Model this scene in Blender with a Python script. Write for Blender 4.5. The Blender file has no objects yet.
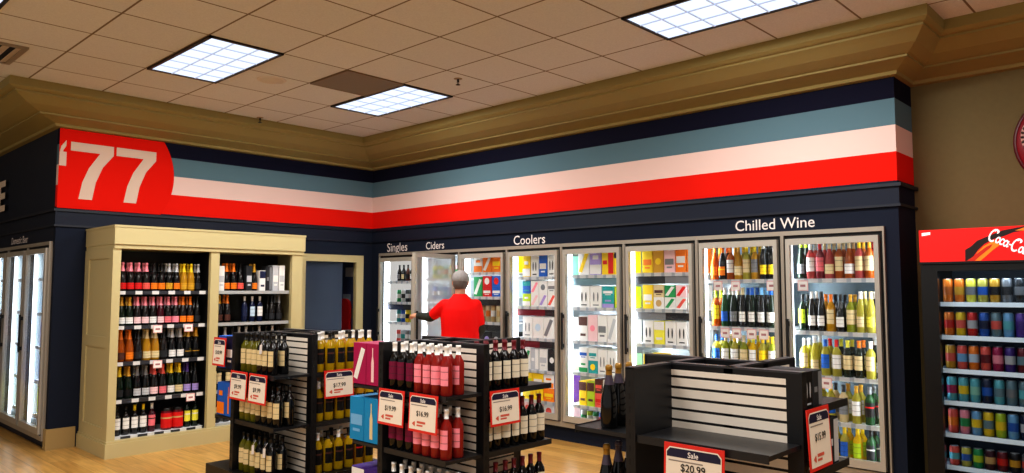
import bpy, math, random
from mathutils import Vector, Matrix
random.seed(7)
PI = math.pi
scene = bpy.context.scene
COL = scene.collection

# ------------------------------------------------------------------ materials
def lin(c):
    return tuple((v / 255 / 12.92) if v / 255 <= .04045 else ((v / 255 + .055) / 1.055) ** 2.4 for v in c) + (1,)

PAL = dict(
    black=(12, 12, 14), dark=(24, 20, 20), charcoal=(40, 42, 46), grey=(128, 130, 134), silver=(196, 198, 202), white=(240, 238, 234),
    cream=(226, 206, 158), tan=(206, 170, 110), gold=(214, 160, 40), yellow=(250, 214, 30), lemon=(244, 236, 80), lime=(186, 214, 40),
    green=(30, 150, 84), darkgreen=(16, 34, 20), mint=(150, 214, 190), teal=(40, 160, 160), blue=(30, 96, 190), navy=(22, 32, 66),
    skyblue=(120, 180, 226), purple=(96, 60, 160), lilac=(170, 150, 214), magenta=(170, 24, 84), wine=(110, 14, 30), red=(214, 26, 24),
    orange=(244, 130, 24), rose=(238, 120, 130), pink=(255, 152, 168), palepink=(246, 206, 208), coral=(236, 96, 84), amber=(190, 96, 22),
    straw=(206, 196, 84), brown=(88, 50, 40), paleblue=(200, 220, 236), violet=(70, 40, 130), burgundy=(66, 10, 26), aqua=(100, 190, 200),
    bluegrey=(110, 140, 150), olive=(112, 108, 22), honey=(216, 180, 22), ruby=(170, 44, 38), azure=(24, 140, 196), plum=(120, 18, 62), ivory=(234, 226, 206), dusk=(78, 68, 84), brass=(158, 118, 40))
MC = {}
def nt_mat(name):
    m = bpy.data.materials.new(name); m.use_nodes = True
    nt = m.node_tree
    return m, nt, nt.nodes['Principled BSDF']

def mat(name, rgb, rough=.5, metal=0.0, spec=.5, emit=0, noise=0.0, nscale=40):
    key = (name,)
    if key in MC: return MC[key]
    m, nt, b = nt_mat(name)
    b.inputs['Base Color'].default_value = lin(rgb)
    b.inputs['Roughness'].default_value = rough
    b.inputs['Metallic'].default_value = metal
    b.inputs['Specular IOR Level'].default_value = spec
    if emit:
        b.inputs['Emission Color'].default_value = lin(rgb); b.inputs['Emission Strength'].default_value = emit
    if noise:
        t = nt.nodes.new('ShaderNodeTexCoord'); n = nt.nodes.new('ShaderNodeTexNoise'); n.inputs['Scale'].default_value = nscale
        r = nt.nodes.new('ShaderNodeMixRGB'); r.blend_type = 'MULTIPLY'; r.inputs[0].default_value = noise
        r.inputs[1].default_value = lin(rgb)
        nt.links.new(t.outputs['Object'], n.inputs['Vector']); nt.links.new(n.outputs['Fac'], r.inputs[2]); nt.links.new(r.outputs[0], b.inputs['Base Color'])
    MC[key] = m
    return m

def paper(c): return mat('paper_' + c, PAL[c], .55, spec=.3)
def foil(c): return mat('foil_' + c, PAL[c], .3, .15)
GLASSY = dict(black=.0, dark=.0, burgundy=.05, darkgreen=.25, navy=.05, rose=.5, amber=.45, gold=.4, straw=.55, lime=.5, wine=.1, yellow=.5, orange=.45, green=.4, cream=.3, red=.3, brown=.1, olive=.3, honey=.35, ruby=.35)
def liquid(c):
    key = ('liquid', c)
    if key in MC: return MC[key]
    m, nt, b = nt_mat('bottle_glass_' + c)
    rgb = dict(green=(34, 84, 44), lime=(168, 176, 50), rose=(206, 96, 92)).get(c, PAL[c])
    b.inputs['Base Color'].default_value = lin(rgb); b.inputs['Roughness'].default_value = .08
    t = GLASSY.get(c, .3)
    if t:
        tr = nt.nodes.new('ShaderNodeBsdfTranslucent'); tr.inputs['Color'].default_value = lin(rgb)
        mx = nt.nodes.new('ShaderNodeMixShader'); mx.inputs[0].default_value = t
        nt.links.new(b.outputs[0], mx.inputs[1]); nt.links.new(tr.outputs[0], mx.inputs[2])
        nt.links.new(mx.outputs[0], nt.nodes['Material Output'].inputs['Surface'])
    MC[key] = m
    return m

def glass_mat(name, haze=0.0, tint=(1, 1, 1), refl=.5):
    m = bpy.data.materials.new(name); m.use_nodes = True
    nt = m.node_tree; nt.nodes.clear()
    o = nt.nodes.new('ShaderNodeOutputMaterial'); t = nt.nodes.new('ShaderNodeBsdfTransparent'); t.inputs[0].default_value = (*tint, 1)
    g = nt.nodes.new('ShaderNodeBsdfGlossy'); g.inputs['Roughness'].default_value = .03
    f = nt.nodes.new('ShaderNodeFresnel'); f.inputs['IOR'].default_value = 1.45
    mu = nt.nodes.new('ShaderNodeMath'); mu.operation = 'MULTIPLY'; mu.inputs[1].default_value = refl
    mx = nt.nodes.new('ShaderNodeMixShader')
    nt.links.new(f.outputs[0], mu.inputs[0]); nt.links.new(mu.outputs[0], mx.inputs[0])
    base = t
    if haze:
        d = nt.nodes.new('ShaderNodeBsdfDiffuse'); d.inputs[0].default_value = (.9, .93, .95, 1)
        tl = nt.nodes.new('ShaderNodeBsdfTranslucent'); tl.inputs[0].default_value = (.9, .95, .98, 1)
        a = nt.nodes.new('ShaderNodeMixShader'); a.inputs[0].default_value = .6
        nt.links.new(d.outputs[0], a.inputs[1]); nt.links.new(tl.outputs[0], a.inputs[2])
        h = nt.nodes.new('ShaderNodeMixShader'); h.inputs[0].default_value = haze
        nt.links.new(t.outputs[0], h.inputs[1]); nt.links.new(a.outputs[0], h.inputs[2]); base = h
    nt.links.new(base.outputs[0], mx.inputs[1]); nt.links.new(g.outputs[0], mx.inputs[2]); nt.links.new(mx.outputs[0], o.inputs['Surface'])
    return m

def emission(name, rgb, s):
    m = bpy.data.materials.new(name); m.use_nodes = True
    nt = m.node_tree; nt.nodes.clear()
    o = nt.nodes.new('ShaderNodeOutputMaterial'); e = nt.nodes.new('ShaderNodeEmission')
    e.inputs[0].default_value = lin(rgb); e.inputs[1].default_value = s
    nt.links.new(e.outputs[0], o.inputs['Surface'])
    return m

NAVY = (33, 39, 54)
M_navy = mat('navy_paint', NAVY, .5, spec=.2)
M_beige = mat('beige_cabinet_paint', (196, 182, 136), .45, spec=.3)
M_corn = mat('gold_beige_moulding', (148, 133, 84), .55, spec=.2)
M_bwall = mat('olive_tan_wall', (122, 109, 74), .7, spec=.2, noise=.12, nscale=30)
M_metal = mat('brushed_frame', (186, 180, 170), .32, .3)
M_lframe = mat('pale_frame', (166, 157, 144), .38, .25)
M_gasket = mat('black_gasket', (10, 10, 12), .6)
M_rack = mat('black_steel', (20, 20, 23), .42, 0, .45)
M_rackin = mat('black_inside', (8, 8, 9), .7)
M_slat = mat('pale_slat', (244, 234, 220), .5)
M_white = mat('cooler_white', (236, 240, 242), .5)
M_shelfw = mat('white_shelf', (232, 236, 240), .4)
M_pane = glass_mat('door_glass', 0, refl=.55)
M_fog = glass_mat('fogged_glass', .5, refl=.5)
M_reflhaze = glass_mat('painted_reflection_glass', .22, refl=.6)  # pale haze paints the grey-blue reflection on the beer cooler doors
M_strip = emission('cooler_light', (235, 246, 255), 3.2)

def strip_mat(name, a, b, scale, axis=0, duty=.5, glow=0):
    """blocks of two colours along one object axis"""
    m, nt, bs = nt_mat(name)
    t = nt.nodes.new('ShaderNodeTexCoord'); s = nt.nodes.new('ShaderNodeSeparateXYZ')
    mu = nt.nodes.new('ShaderNodeMath'); mu.operation = 'MULTIPLY'; mu.inputs[1].default_value = scale
    fr = nt.nodes.new('ShaderNodeMath'); fr.operation = 'FRACT'
    lt = nt.nodes.new('ShaderNodeMath'); lt.operation = 'LESS_THAN'; lt.inputs[1].default_value = duty
    mx = nt.nodes.new('ShaderNodeMixRGB'); mx.inputs[1].default_value = lin(b); mx.inputs[2].default_value = lin(a)
    nt.links.new(t.outputs['Object'], s.inputs[0]); nt.links.new(s.outputs[axis], mu.inputs[0]); nt.links.new(mu.outputs[0], fr.inputs[0])
    nt.links.new(fr.outputs[0], lt.inputs[0]); nt.links.new(lt.outputs[0], mx.inputs[0]); nt.links.new(mx.outputs[0], bs.inputs['Base Color'])
    bs.inputs['Roughness'].default_value = .5
    if glow:
        tr = nt.nodes.new('ShaderNodeBsdfTranslucent'); ms = nt.nodes.new('ShaderNodeMixShader'); ms.inputs[0].default_value = glow
        nt.links.new(mx.outputs[0], tr.inputs[0]); nt.links.new(bs.outputs[0], ms.inputs[1]); nt.links.new(tr.outputs[0], ms.inputs[2]); nt.links.new(ms.outputs[0], nt.nodes['Material Output'].inputs['Surface'])
    return m
M_ptag = strip_mat('cooler_price_strip', (245, 245, 245), (200, 206, 214), 9, 0, .7, .5)
M_ptagL = strip_mat('cabinet_price_strip', (216, 216, 216), (44, 46, 54), 6.5, 1, .42)

def wall_mat(name):
    """navy wall with the painted stripes, by height"""
    m, nt, b = nt_mat(name)
    g = nt.nodes.new('ShaderNodeNewGeometry'); s = nt.nodes.new('ShaderNodeSeparateXYZ')
    d = nt.nodes.new('ShaderNodeMath'); d.operation = 'DIVIDE'; d.inputs[1].default_value = 4.0
    r = nt.nodes.new('ShaderNodeValToRGB'); r.color_ramp.interpolation = 'CONSTANT'
    e = r.color_ramp.elements
    e[0].position = 0; e[0].color = lin(NAVY)
    e[1].position = 2.35 / 4; e[1].color = lin((230, 30, 16))
    for z, c in ((2.57, (234, 204, 196)), (2.78, (96, 124, 136)), (2.98, (21, 22, 42))):
        q = e.new(z / 4); q.color = lin(c)
    nt.links.new(g.outputs['Position'], s.inputs[0]); nt.links.new(s.outputs[2], d.inputs[0]); nt.links.new(d.outputs[0], r.inputs[0])
    nt.links.new(r.outputs[0], b.inputs['Base Color']); b.inputs['Roughness'].default_value = .8; b.inputs['Specular IOR Level'].default_value = .12
    return m
M_stripe = wall_mat('striped_wall')

def floor_mat():
    m, nt, b = nt_mat('wood_plank_floor')
    t = nt.nodes.new('ShaderNodeTexCoord'); br = nt.nodes.new('ShaderNodeTexBrick')
    br.inputs['Color1'].default_value = lin((218, 170, 96)); br.inputs['Color2'].default_value = lin((194, 146, 78)); br.inputs['Mortar'].default_value = lin((136, 102, 62))
    br.inputs['Scale'].default_value = 1; br.inputs['Mortar Size'].default_value = .002; br.inputs['Brick Width'].default_value = 1.2; br.inputs['Row Height'].default_value = .15
    n = nt.nodes.new('ShaderNodeTexNoise'); n.inputs['Scale'].default_value = 5; n.inputs['Detail'].default_value = 6
    mp = nt.nodes.new('ShaderNodeMapping'); mp.inputs['Scale'].default_value = (.6, 6, 1)
    mx = nt.nodes.new('ShaderNodeMixRGB'); mx.blend_type = 'MULTIPLY'; mx.inputs[0].default_value = .55
    cr = nt.nodes.new('ShaderNodeValToRGB'); cr.color_ramp.elements[0].position = .3; cr.color_ramp.elements[0].color = (.45, .42, .38, 1); cr.color_ramp.elements[1].position = .65
    nt.links.new(t.outputs['Object'], br.inputs['Vector']); nt.links.new(t.outputs['Object'], mp.inputs[0]); nt.links.new(mp.outputs[0], n.inputs['Vector'])
    nt.links.new(n.outputs['Fac'], cr.inputs[0]); nt.links.new(br.outputs['Color'], mx.inputs[1]); nt.links.new(cr.outputs[0], mx.inputs[2])
    nt.links.new(mx.outputs[0], b.inputs['Base Color']); b.inputs['Roughness'].default_value = .3
    return m

TILE = .61
def ceil_mat():
    m, nt, b = nt_mat('ceiling_tiles')
    t = nt.nodes.new('ShaderNodeTexCoord'); mp = nt.nodes.new('ShaderNodeMapping'); mp.inputs['Location'].default_value = (-.7 * TILE + .005, -.15 * TILE + .005, 0)
    br = nt.nodes.new('ShaderNodeTexBrick'); br.offset = 0; br.squash = 1
    br.inputs['Scale'].default_value = 1; br.inputs['Brick Width'].default_value = TILE; br.inputs['Row Height'].default_value = TILE; br.inputs['Mortar Size'].default_value = .009; br.inputs['Mortar Smooth'].default_value = .3
    br.inputs['Color1'].default_value = lin((228, 229, 229)); br.inputs['Color2'].default_value = lin((222, 223, 223)); br.inputs['Mortar'].default_value = lin((128, 110, 90))  # joint tone darkened to paint the shadow along tile edges
    n = nt.nodes.new('ShaderNodeTexNoise'); n.inputs['Scale'].default_value = 90; n.inputs['Detail'].default_value = 4
    mx = nt.nodes.new('ShaderNodeMixRGB'); mx.blend_type = 'MULTIPLY'; mx.inputs[0].default_value = .25
    bp = nt.nodes.new('ShaderNodeBump'); bp.inputs['Strength'].default_value = .15
    nt.links.new(t.outputs['Object'], mp.inputs[0]); nt.links.new(mp.outputs[0], br.inputs['Vector']); nt.links.new(t.outputs['Object'], n.inputs['Vector'])
    nt.links.new(br.outputs['Color'], mx.inputs[1]); nt.links.new(n.outputs['Fac'], mx.inputs[2]); nt.links.new(mx.outputs[0], b.inputs['Base Color'])
    nt.links.new(n.outputs['Fac'], bp.inputs['Height']); nt.links.new(bp.outputs[0], b.inputs['Normal']); b.inputs['Roughness'].default_value = .9
    return m

# ------------------------------------------------------------------ mesh building
class MB:
    def __init__(s): s.v = []; s.f = []; s.m = []; s.sm = []
    def face(s, idx, m=0, smooth=False): s.f.append(idx); s.m.append(m); s.sm.append(smooth)
    def box(s, x0, y0, z0, x1, y1, z1, m=0):
        if x0 > x1: x0, x1 = x1, x0
        if y0 > y1: y0, y1 = y1, y0
        if z0 > z1: z0, z1 = z1, z0
        b = len(s.v)
        s.v += [(x0, y0, z0), (x1, y0, z0), (x1, y1, z0), (x0, y1, z0), (x0, y0, z1), (x1, y0, z1), (x1, y1, z1), (x0, y1, z1)]
        for q in ((0, 3, 2, 1), (4, 5, 6, 7), (0, 1, 5, 4), (1, 2, 6, 5), (2, 3, 7, 6), (3, 0, 4, 7)): s.face([b + i for i in q], m)
        return s
    def quad(s, a, b, c, d, m=0):
        i = len(s.v); s.v += [tuple(a), tuple(b), tuple(c), tuple(d)]; s.face([i, i + 1, i + 2, i + 3], m); return s
    def poly(s, pts, m=0):
        i = len(s.v); s.v += [tuple(p) for p in pts]; s.face(list(range(i, i + len(pts))), m); return s
    def prism(s, pts, d, m=0):
        """pts: 3D loop; d: extrusion vector"""
        i = len(s.v); n = len(pts)
        s.v += [tuple(p) for p in pts] + [tuple(Vector(p) + Vector(d)) for p in pts]
        s.face(list(range(i, i + n)), m); s.face(list(range(i + 2 * n - 1, i + n - 1, -1)), m)
        for k in range(n): s.face([i + k, i + n + k, i + n + (k + 1) % n, i + (k + 1) % n], m)
        return s
    def lathe(s, prof, seg=14, m=0, c=(0, 0, 0), a0=0, a1=2 * PI, mats=None):
        full = abs(a1 - a0 - 2 * PI) < 1e-6
        n = seg if full else seg + 1
        b = len(s.v)
        for r, z in prof:
            for k in range(n):
                a = a0 + (a1 - a0) * k / seg
                s.v.append((c[0] + r * math.cos(a), c[1] + r * math.sin(a), c[2] + z))
        for i in range(len(prof) - 1):
            for k in range(seg):
                k2 = (k + 1) % n if full else k + 1
                s.face([b + i * n + k, b + i * n + k2, b + (i + 1) * n + k2, b + (i + 1) * n + k], mats[i] if mats else m, True)
        return s
    def tube(s, p0, p1, r0, r1=None, seg=8, m=0, caps=True):
        r1 = r0 if r1 is None else r1
        p0, p1 = Vector(p0), Vector(p1); d = (p1 - p0).normalized()
        u = d.orthogonal().normalized(); w = d.cross(u); b = len(s.v)
        for p, r in ((p0, r0), (p1, r1)):
            for k in range(seg):
                a = 2 * PI * k / seg; s.v.append(tuple(p + u * r * math.cos(a) + w * r * math.sin(a)))
        for k in range(seg): s.face([b + k, b + (k + 1) % seg, b + seg + (k + 1) % seg, b + seg + k], m, True)
        if caps: s.face([b + k for k in range(seg)][::-1], m); s.face([b + seg + k for k in range(seg)], m)
        return s
    def capsule(s, p0, p1, r0, r1, seg=12, m=0):
        p0, p1 = Vector(p0), Vector(p1); d = (p1 - p0); L = d.length; d = d.normalized() if L > 1e-6 else Vector((0, 0, 1))
        u = d.orthogonal().normalized(); w = d.cross(u)
        rows = [(-r0 * math.cos(t * PI / 8), r0 * math.sin(t * PI / 8)) for t in range(0, 5)] + [(L + r1 * math.sin(t * PI / 8), r1 * math.cos(t * PI / 8)) for t in range(0, 5)]
        b = len(s.v)
        for h, r in rows:
            for k in range(seg):
                a = 2 * PI * k / seg; s.v.append(tuple(p0 + d * h + u * max(r, 1e-4) * math.cos(a) + w * max(r, 1e-4) * math.sin(a)))
        for i in range(len(rows) - 1):
            for k in range(seg): s.face([b + i * seg + k, b + i * seg + (k + 1) % seg, b + (i + 1) * seg + (k + 1) % seg, b + (i + 1) * seg + k], m, True)
        s.face([b + k for k in range(seg)][::-1], m); e = b + (len(rows) - 1) * seg; s.face([e + k for k in range(seg)], m)
        return s
    def loft(s, rings, m=0, seg=20):
        """rings: (cx, cy, cz, rx, ry), closed ends"""
        b = len(s.v)
        for cx, cy, cz, rx, ry in rings:
            for k in range(seg):
                a = 2 * PI * k / seg; s.v.append((cx + rx * math.cos(a), cy + ry * math.sin(a), cz))
        for i in range(len(rings) - 1):
            for k in range(seg): s.face([b + i * seg + k, b + i * seg + (k + 1) % seg, b + (i + 1) * seg + (k + 1) % seg, b + (i + 1) * seg + k], m, True)
        s.face([b + k for k in range(seg)][::-1], m); e = b + (len(rings) - 1) * seg; s.face([e + k for k in range(seg)], m)
        return s
    def ell(s, c, r, m=0, seg=16, n=10, z0=-1, z1=1):
        rings = []
        for i in range(n + 1):
            t = z0 + (z1 - z0) * i / n; t = math.sin(t * PI / 2)
            q = math.sqrt(max(0, 1 - t * t)) or 1e-3
            rings.append((c[0], c[1], c[2] + r[2] * t, max(r[0] * q, 1e-4), max(r[1] * q, 1e-4)))
        return s.loft(rings, m, seg)
    def mesh(s, name, mats):
        me = bpy.data.meshes.new(name); me.from_pydata(s.v, [], s.f)
        for x in (mats if isinstance(mats, (list, tuple)) else [mats]): me.materials.append(x)
        me.polygons.foreach_set('material_index', s.m); me.polygons.foreach_set('use_smooth', s.sm)
        me.update(); return me
    def build(s, name, mats, parent=None, loc=(0, 0, 0), rz=0):
        return link(name, s.mesh(name, mats), parent, loc, rz)

def link(name, data, parent=None, loc=(0, 0, 0), rz=0):
    o = bpy.data.objects.new(name, data); COL.objects.link(o)
    o.location = loc; o.rotation_euler = (0, 0, rz)
    if parent: o.parent = parent
    return o
def tag(o, label, cat, group=None):
    o['label'] = label; o['category'] = cat
    if group: o['group'] = group
    return o
def thing(name, label, cat, loc=(0, 0, 0), rz=0, group=None):
    return tag(link(name, None, None, loc, rz), label, cat, group)
def struct(name, mb, mats):
    o = mb.build(name, mats); o['kind'] = 'structure'; return o

def text(name, body, width, mat_, parent=None, loc=(0, 0, 0), rot=(PI / 2, 0, 0), ext=.002, bold=.012, height=None):
    """lettering as a mesh; origin at its centre; faces -Y with the default rotation"""
    cu = bpy.data.curves.new(name, 'FONT'); cu.body = body; cu.size = 1; cu.align_x = 'CENTER'; cu.align_y = 'CENTER'; cu.offset = bold; cu.extrude = 0; cu.resolution_u = 3
    tmp = bpy.data.objects.new('tmp', cu); COL.objects.link(tmp); bpy.context.view_layer.update()
    me = bpy.data.meshes.new_from_object(tmp.evaluated_get(bpy.context.evaluated_depsgraph_get()))
    bpy.data.objects.remove(tmp)
    xs = [v.co.x for v in me.vertices]; ys = [v.co.y for v in me.vertices]
    k = width / (max(xs) - min(xs)); cx = (max(xs) + min(xs)) / 2; cy = (max(ys) + min(ys)) / 2
    ky = k if height is None else height / (max(ys) - min(ys))
    mb = MB()
    vs = [((v.co.x - cx) * k, (v.co.y - cy) * ky, ext) for v in me.vertices]
    me2 = bpy.data.meshes.new(name); me2.from_pydata(vs, [], [list(p.vertices) for p in me.polygons]); me2.materials.append(mat_); me2.update()
    bpy.data.meshes.remove(me)
    o = bpy.data.objects.new(name, me2); COL.objects.link(o); o.location = loc; o.rotation_euler = rot
    if parent: o.parent = parent
    return o

ORD = 'first second third fourth fifth sixth seventh eighth ninth tenth eleventh twelfth thirteenth'.split()

# ------------------------------------------------------------------ room shell
ZC = 3.45
XE, YB = 6.56, .42       # right end of the cooler wall, beige wall plane
YL = -3.77               # outer corner of the alcove wall
struct('floor', MB().box(-6, -10, -.1, 12, 2, 0), floor_mat())
struct('ceiling', MB().box(-6, -10, ZC, 12, 2, ZC + .05), ceil_mat())
w = MB()
w.box(0, 0, 2.02, XE, .12, 3.3); w.box(.19 + 8 * .784, 0, 0, XE, YB + .1, 2.02); w.box(0, 0, 0, .19, .12, 2.02); w.box(.19, .02, 0, .19 + 8 * .784, .1, .15); w.box(XE - .12, .12, 2.02, XE, YB + .1, 3.3)
struct('wall_right', w, M_stripe)
w = MB()
w.box(-.06, YL, 0, 0, -1.06, 3.3); w.box(-.06, -1.06, 1.95, 0, .12, 3.3); w.box(-.06, -.2, 0, 0, .12, 1.95)
struct('wall_left', w, M_stripe)
w = MB()
w.box(-5, YL, 2.02, -.06, YL + .12, 3.3); w.box(-5, YL + .02, 0, -.07, YL + .1, .08); w.box(-6, YL, 0, -.07 - 3 * .784, YL + .02, 2.02); w.box(-6, YL, 2.02, -5, YL + .12, 3.3)
struct('wall_front', w, M_navy)
struct('wall_far', MB().box(-6.1, -10, 0, -6, YL, 3.45), M_bwall)
struct('wall_back', MB().box(XE, YB, 0, 12, YB + .1, 3.4), M_bwall)
w = MB(); w.box(-1.6, .02, 0, -.12, .1, 2.6); w.box(-1.7, -1.6, 0, -1.6, .1, 2.6); w.box(-1.6, -1.6, 0, -.12, -1.5, 2.6)
struct('wall_corridor', w, mat('corridor_paint', (70, 84, 112), .7))
struct('door_1', MB().box(-.1, -1.06, 0, -.05, -.43, 1.95), mat('navy_door_paint', (33, 47, 70), .45))
# navy ledge boards under the stripes
def ledge(z, h, d, name):
    m = MB(); m.box(-d, YL - d, z, XE + d, YL, z + h) if False else None
    m.box(0, -d, z, XE + d, 0, z + h); m.box(XE, 0, z, XE + d, YB, z + h); m.box(0, YL - d, z, d, 0, z + h); m.box(-6, YL - d, z, 0, YL, z + h)
    struct(name, m, mat('ledge_navy', (20, 26, 42), .5))
ledge(2.315, .025, .03, 'trim_1'); ledge(2.165, .02, .022, 'trim_2')
w = MB(); w.box(0, -.0, 2.185, XE + .012, -.012, 2.315); w.box(0, YL - .012, 2.185, .012, 0, 2.315)
struct('trim_3', w, M_navy)
# doorway casing
w = MB(); w.box(0, -.27, 0, .035, -.16, 1.99); w.box(0, -1.12, 1.9, .035, -.27, 1.99); w.box(0, -1.12, 0, .035, -1.02, 1.9); w.box(-.12, -.21, 0, 0, -.2, 1.95)
struct('trim_4', w, M_beige)
# cornice swept round the walls
path = [(-6, YL), (0, YL), (0, 0), (XE, 0), (XE, YB), (12, YB)]
prof = [(.56, ZC), (.56, 3.375), (.53, 3.355), (.50, 3.35), (.50, 3.335), (.46, 3.315), (.38, 3.27), (.27, 3.235), (.24, 3.23), (.24, 3.215), (.16, 3.2), (.06, 3.175), (.05, 3.15), (0, 3.145)]
def offset(i, d):
    p = Vector(path[i]); ns = []
    for a, b in ((i - 1, i), (i, i + 1)):
        if a >= 0 and b < len(path):
            e = (Vector(path[b]) - Vector(path[a])).normalized(); ns.append(Vector((e.y, -e.x)))
    if len(ns) == 1: return p + ns[0] * d
    if path[i][0] == XE: return p + Vector((.68 * d, -d))
    return p + (ns[0] + ns[1]) * d
w = MB(); n = len(prof)
for i in range(len(path)):
    for d, z in prof:
        q = offset(i, d); w.v.append((q.x, q.y, z))
for i in range(len(path) - 1):
    for k in range(n - 1): w.face([i * n + k, i * n + k + 1, (i + 1) * n + k + 1, (i + 1) * n + k])
struct('trim_5', w, M_corn)
# baseboards
w = MB(); w.box(0, YL - .015, 0, .02, -3.53, .2); w.box(-.07, YL - .015, 0, 0, YL, .2)
struct('baseboard_left', w, mat('beige_base', (168, 142, 94), .5))
w = MB(); w.box(XE, YB - .02, 0, 12, YB, .12); struct('baseboard_back', w, mat('dark_base', (40, 34, 28), .6))

# ------------------------------------------------------------------ wall graphic '77
gr = MB()
cy, cz, R = -3.28, 2.70, .66
pts = [(0.006, YL, 2.35)]
zz = [2.35 + (3.143 - 2.35) * i / 24 for i in range(25)]
def arc_y(z): return -3.35 + math.sqrt(max(0, .70 ** 2 - (z - 2.76) ** 2)) * 1.0
pts += [(0.006, arc_y(z), z) for z in zz] + [(0.006, YL, 3.143)]
gr.poly(pts)
g77 = gr.build('wall_graphic', mat('graphic_red', (226, 28, 14), .8, spec=.1))
tag(g77, "red rounded '77 graphic painted high on the alcove wall corner", 'wall graphic')
def seven(dy, name):
    m = MB(); P = [(-3.67, 3.02), (-3.27, 3.02), (-3.27, 2.925), (-3.37, 2.79), (-3.43, 2.63), (-3.46, 2.45), (-3.585, 2.45), (-3.555, 2.62), (-3.50, 2.77), (-3.40, 2.93), (-3.67, 2.93)]
    m.poly([(0.010, y + dy, z) for y, z in reversed(P)])
    return m.build(name, mat('graphic_cream', (222, 196, 180), .8, spec=.1), g77)
seven(0, 'numeral'); seven(.425, 'numeral')
m = MB(); m.poly([(0.010, y, z) for y, z in reversed([(-3.768, 2.77), (-3.768, 2.90), (-3.755, 2.965), (-3.71, 3.03), (-3.71, 2.97), (-3.735, 2.925), (-3.735, 2.91), (-3.705, 2.91), (-3.705, 2.77)])])
m.build('apostrophe', mat('graphic_cream', (222, 196, 180), .8, spec=.1), g77)

# ------------------------------------------------------------------ ceiling fittings
def px0(k): return (k + .7) * TILE
def py0(k): return (k + .15) * TILE
M_diff = emission('troffer_diffuser', (222, 234, 255), 1.15)
def troffer(kx, ky, label):
    x0, y0 = px0(kx), py0(ky); x1, y1 = x0 + 2 * TILE, y0 + TILE
    t = thing('ceiling_light', label, 'ceiling light', ((x0 + x1) / 2, (y0 + y1) / 2, ZC), 0, 'recessed fluorescent ceiling lights')
    a, b = TILE, TILE / 2
    f = MB()
    for q in ((-a, -b, a, -b + .025), (-a, b - .025, a, b), (-a, -b, -a + .025, b), (a - .025, -b, a, b)): f.box(q[0], q[1], -.014, q[2], q[3], 0)
    f.build('frame', mat('troffer_frame', (30, 28, 28), .5), t)
    MB().box(-a + .025, -b + .025, -.006, a - .025, b - .025, -.002).build('diffuser', M_diff, t)
    g = MB()
    for i in range(1, 6): g.box(-a + 2 * a * i / 6 - .006, -b + .025, -.012, -a + 2 * a * i / 6 + .006, b - .025, -.006)
    for i in range(1, 3): g.box(-a + .025, -b + 2 * b * i / 3 - .006, -.012, a - .025, -b + 2 * b * i / 3 + .006, -.006)
    g.build('louvre_grid', mat('louvre', (176, 190, 214), .4, emit=.5), t)
troffer(2, -6, 'lit fluorescent panel nearest above the red 77 graphic')
troffer(2, -3, 'lit fluorescent panel beside the brown ceiling tile near the corner')
troffer(8, -3, 'largest-looking lit fluorescent panel above the chilled wine coolers')
troffer(3, -9, 'lit fluorescent panel cut off at the upper left picture corner')
t = thing('return_air_vent', 'brown perforated ceiling return tile beside a light panel', 'vent', (px0(3) + TILE / 2, py0(-4) + TILE / 2, ZC))
MB().box(-.29, -.29, -.01, .29, .29, 0).build('perforated_panel', mat('brown_grille', (136, 124, 108), .6, noise=.3, nscale=200), t)
f = MB()
for q in ((-.305, -.305, .305, -.29), (-.305, .29, .305, .305), (-.305, -.29, -.29, .29), (.29, -.29, .305, .29)): f.box(q[0], q[1], -.012, q[2], q[3], 0)
f.build('rim', mat('grille_rim', (128, 108, 84), .5), t)
t = thing('supply_air_vent', 'louvred metal air vent in the ceiling at far left', 'vent', (1.25, -4.72, ZC))
f = MB()
for q in ((-.3, -.3, .3, -.26), (-.3, .26, .3, .3), (-.3, -.26, -.26, .26), (.26, -.26, .3, .26)): f.box(q[0], q[1], -.016, q[2], q[3], 0)
f.build('frame', mat('vent_frame', (150, 136, 116), .4), t)
MB().box(-.26, -.26, -.004, .26, .26, -.002).build('backing', M_gasket, t)
for i in range(6):
    y = -.22 + i * .088
    MB().prism([(-.25, y, -.012), (-.25, y + .05, -.004), (-.25, y + .052, -.008), (-.25, y + .002, -.016)], (.5, 0, 0)).build('slat', mat('vent_slat', (190, 178, 160), .35), t)
t = thing('ceiling_speaker', 'round flush ceiling speaker between the two left light panels', 'speaker', (2.1, -2.65, ZC))
MB().lathe([(.0, -.012), (.10, -.012), (.11, -.008)], 24).build('grille', mat('speaker_grille', (206, 198, 188), .8), t)
MB().lathe([(.11, -.01), (.125, -.008), (.13, 0)], 24).build('rim', mat('speaker_rim', (214, 206, 198), .8), t)
for (x, y, lab) in ((.62, -1.98, 'small sprinkler head in the ceiling above the champagne cabinet'), (3.35, -1.5, 'small sprinkler head in the ceiling beside the far light panel')):
    t = thing('sprinkler_head', lab, 'sprinkler', (x, y, ZC), 0, 'ceiling sprinkler heads')
    MB().lathe([(0.001, -.006), (.035, -.005), (.04, 0)], 14).build('escutcheon', mat('sprinkler_plate', (150, 130, 104), .4), t)
    s = MB().tube((0, 0, -.006), (0, 0, -.03), .01); s.tube((-.012, 0, -.03), (-.006, 0, -.055), .003); s.tube((.012, 0, -.03), (.006, 0, -.055), .003); s.tube((-.014, 0, -.03), (.014, 0, -.03), .004)
    s.build('body', mat('sprinkler_metal', (40, 34, 30), .4, .4), t)
    MB().lathe([(.001, -.06), (.022, -.058), (.022, -.055), (.001, -.054)], 12).build('deflector', mat('sprinkler_metal', (40, 34, 30), .4, .4), t)

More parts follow.
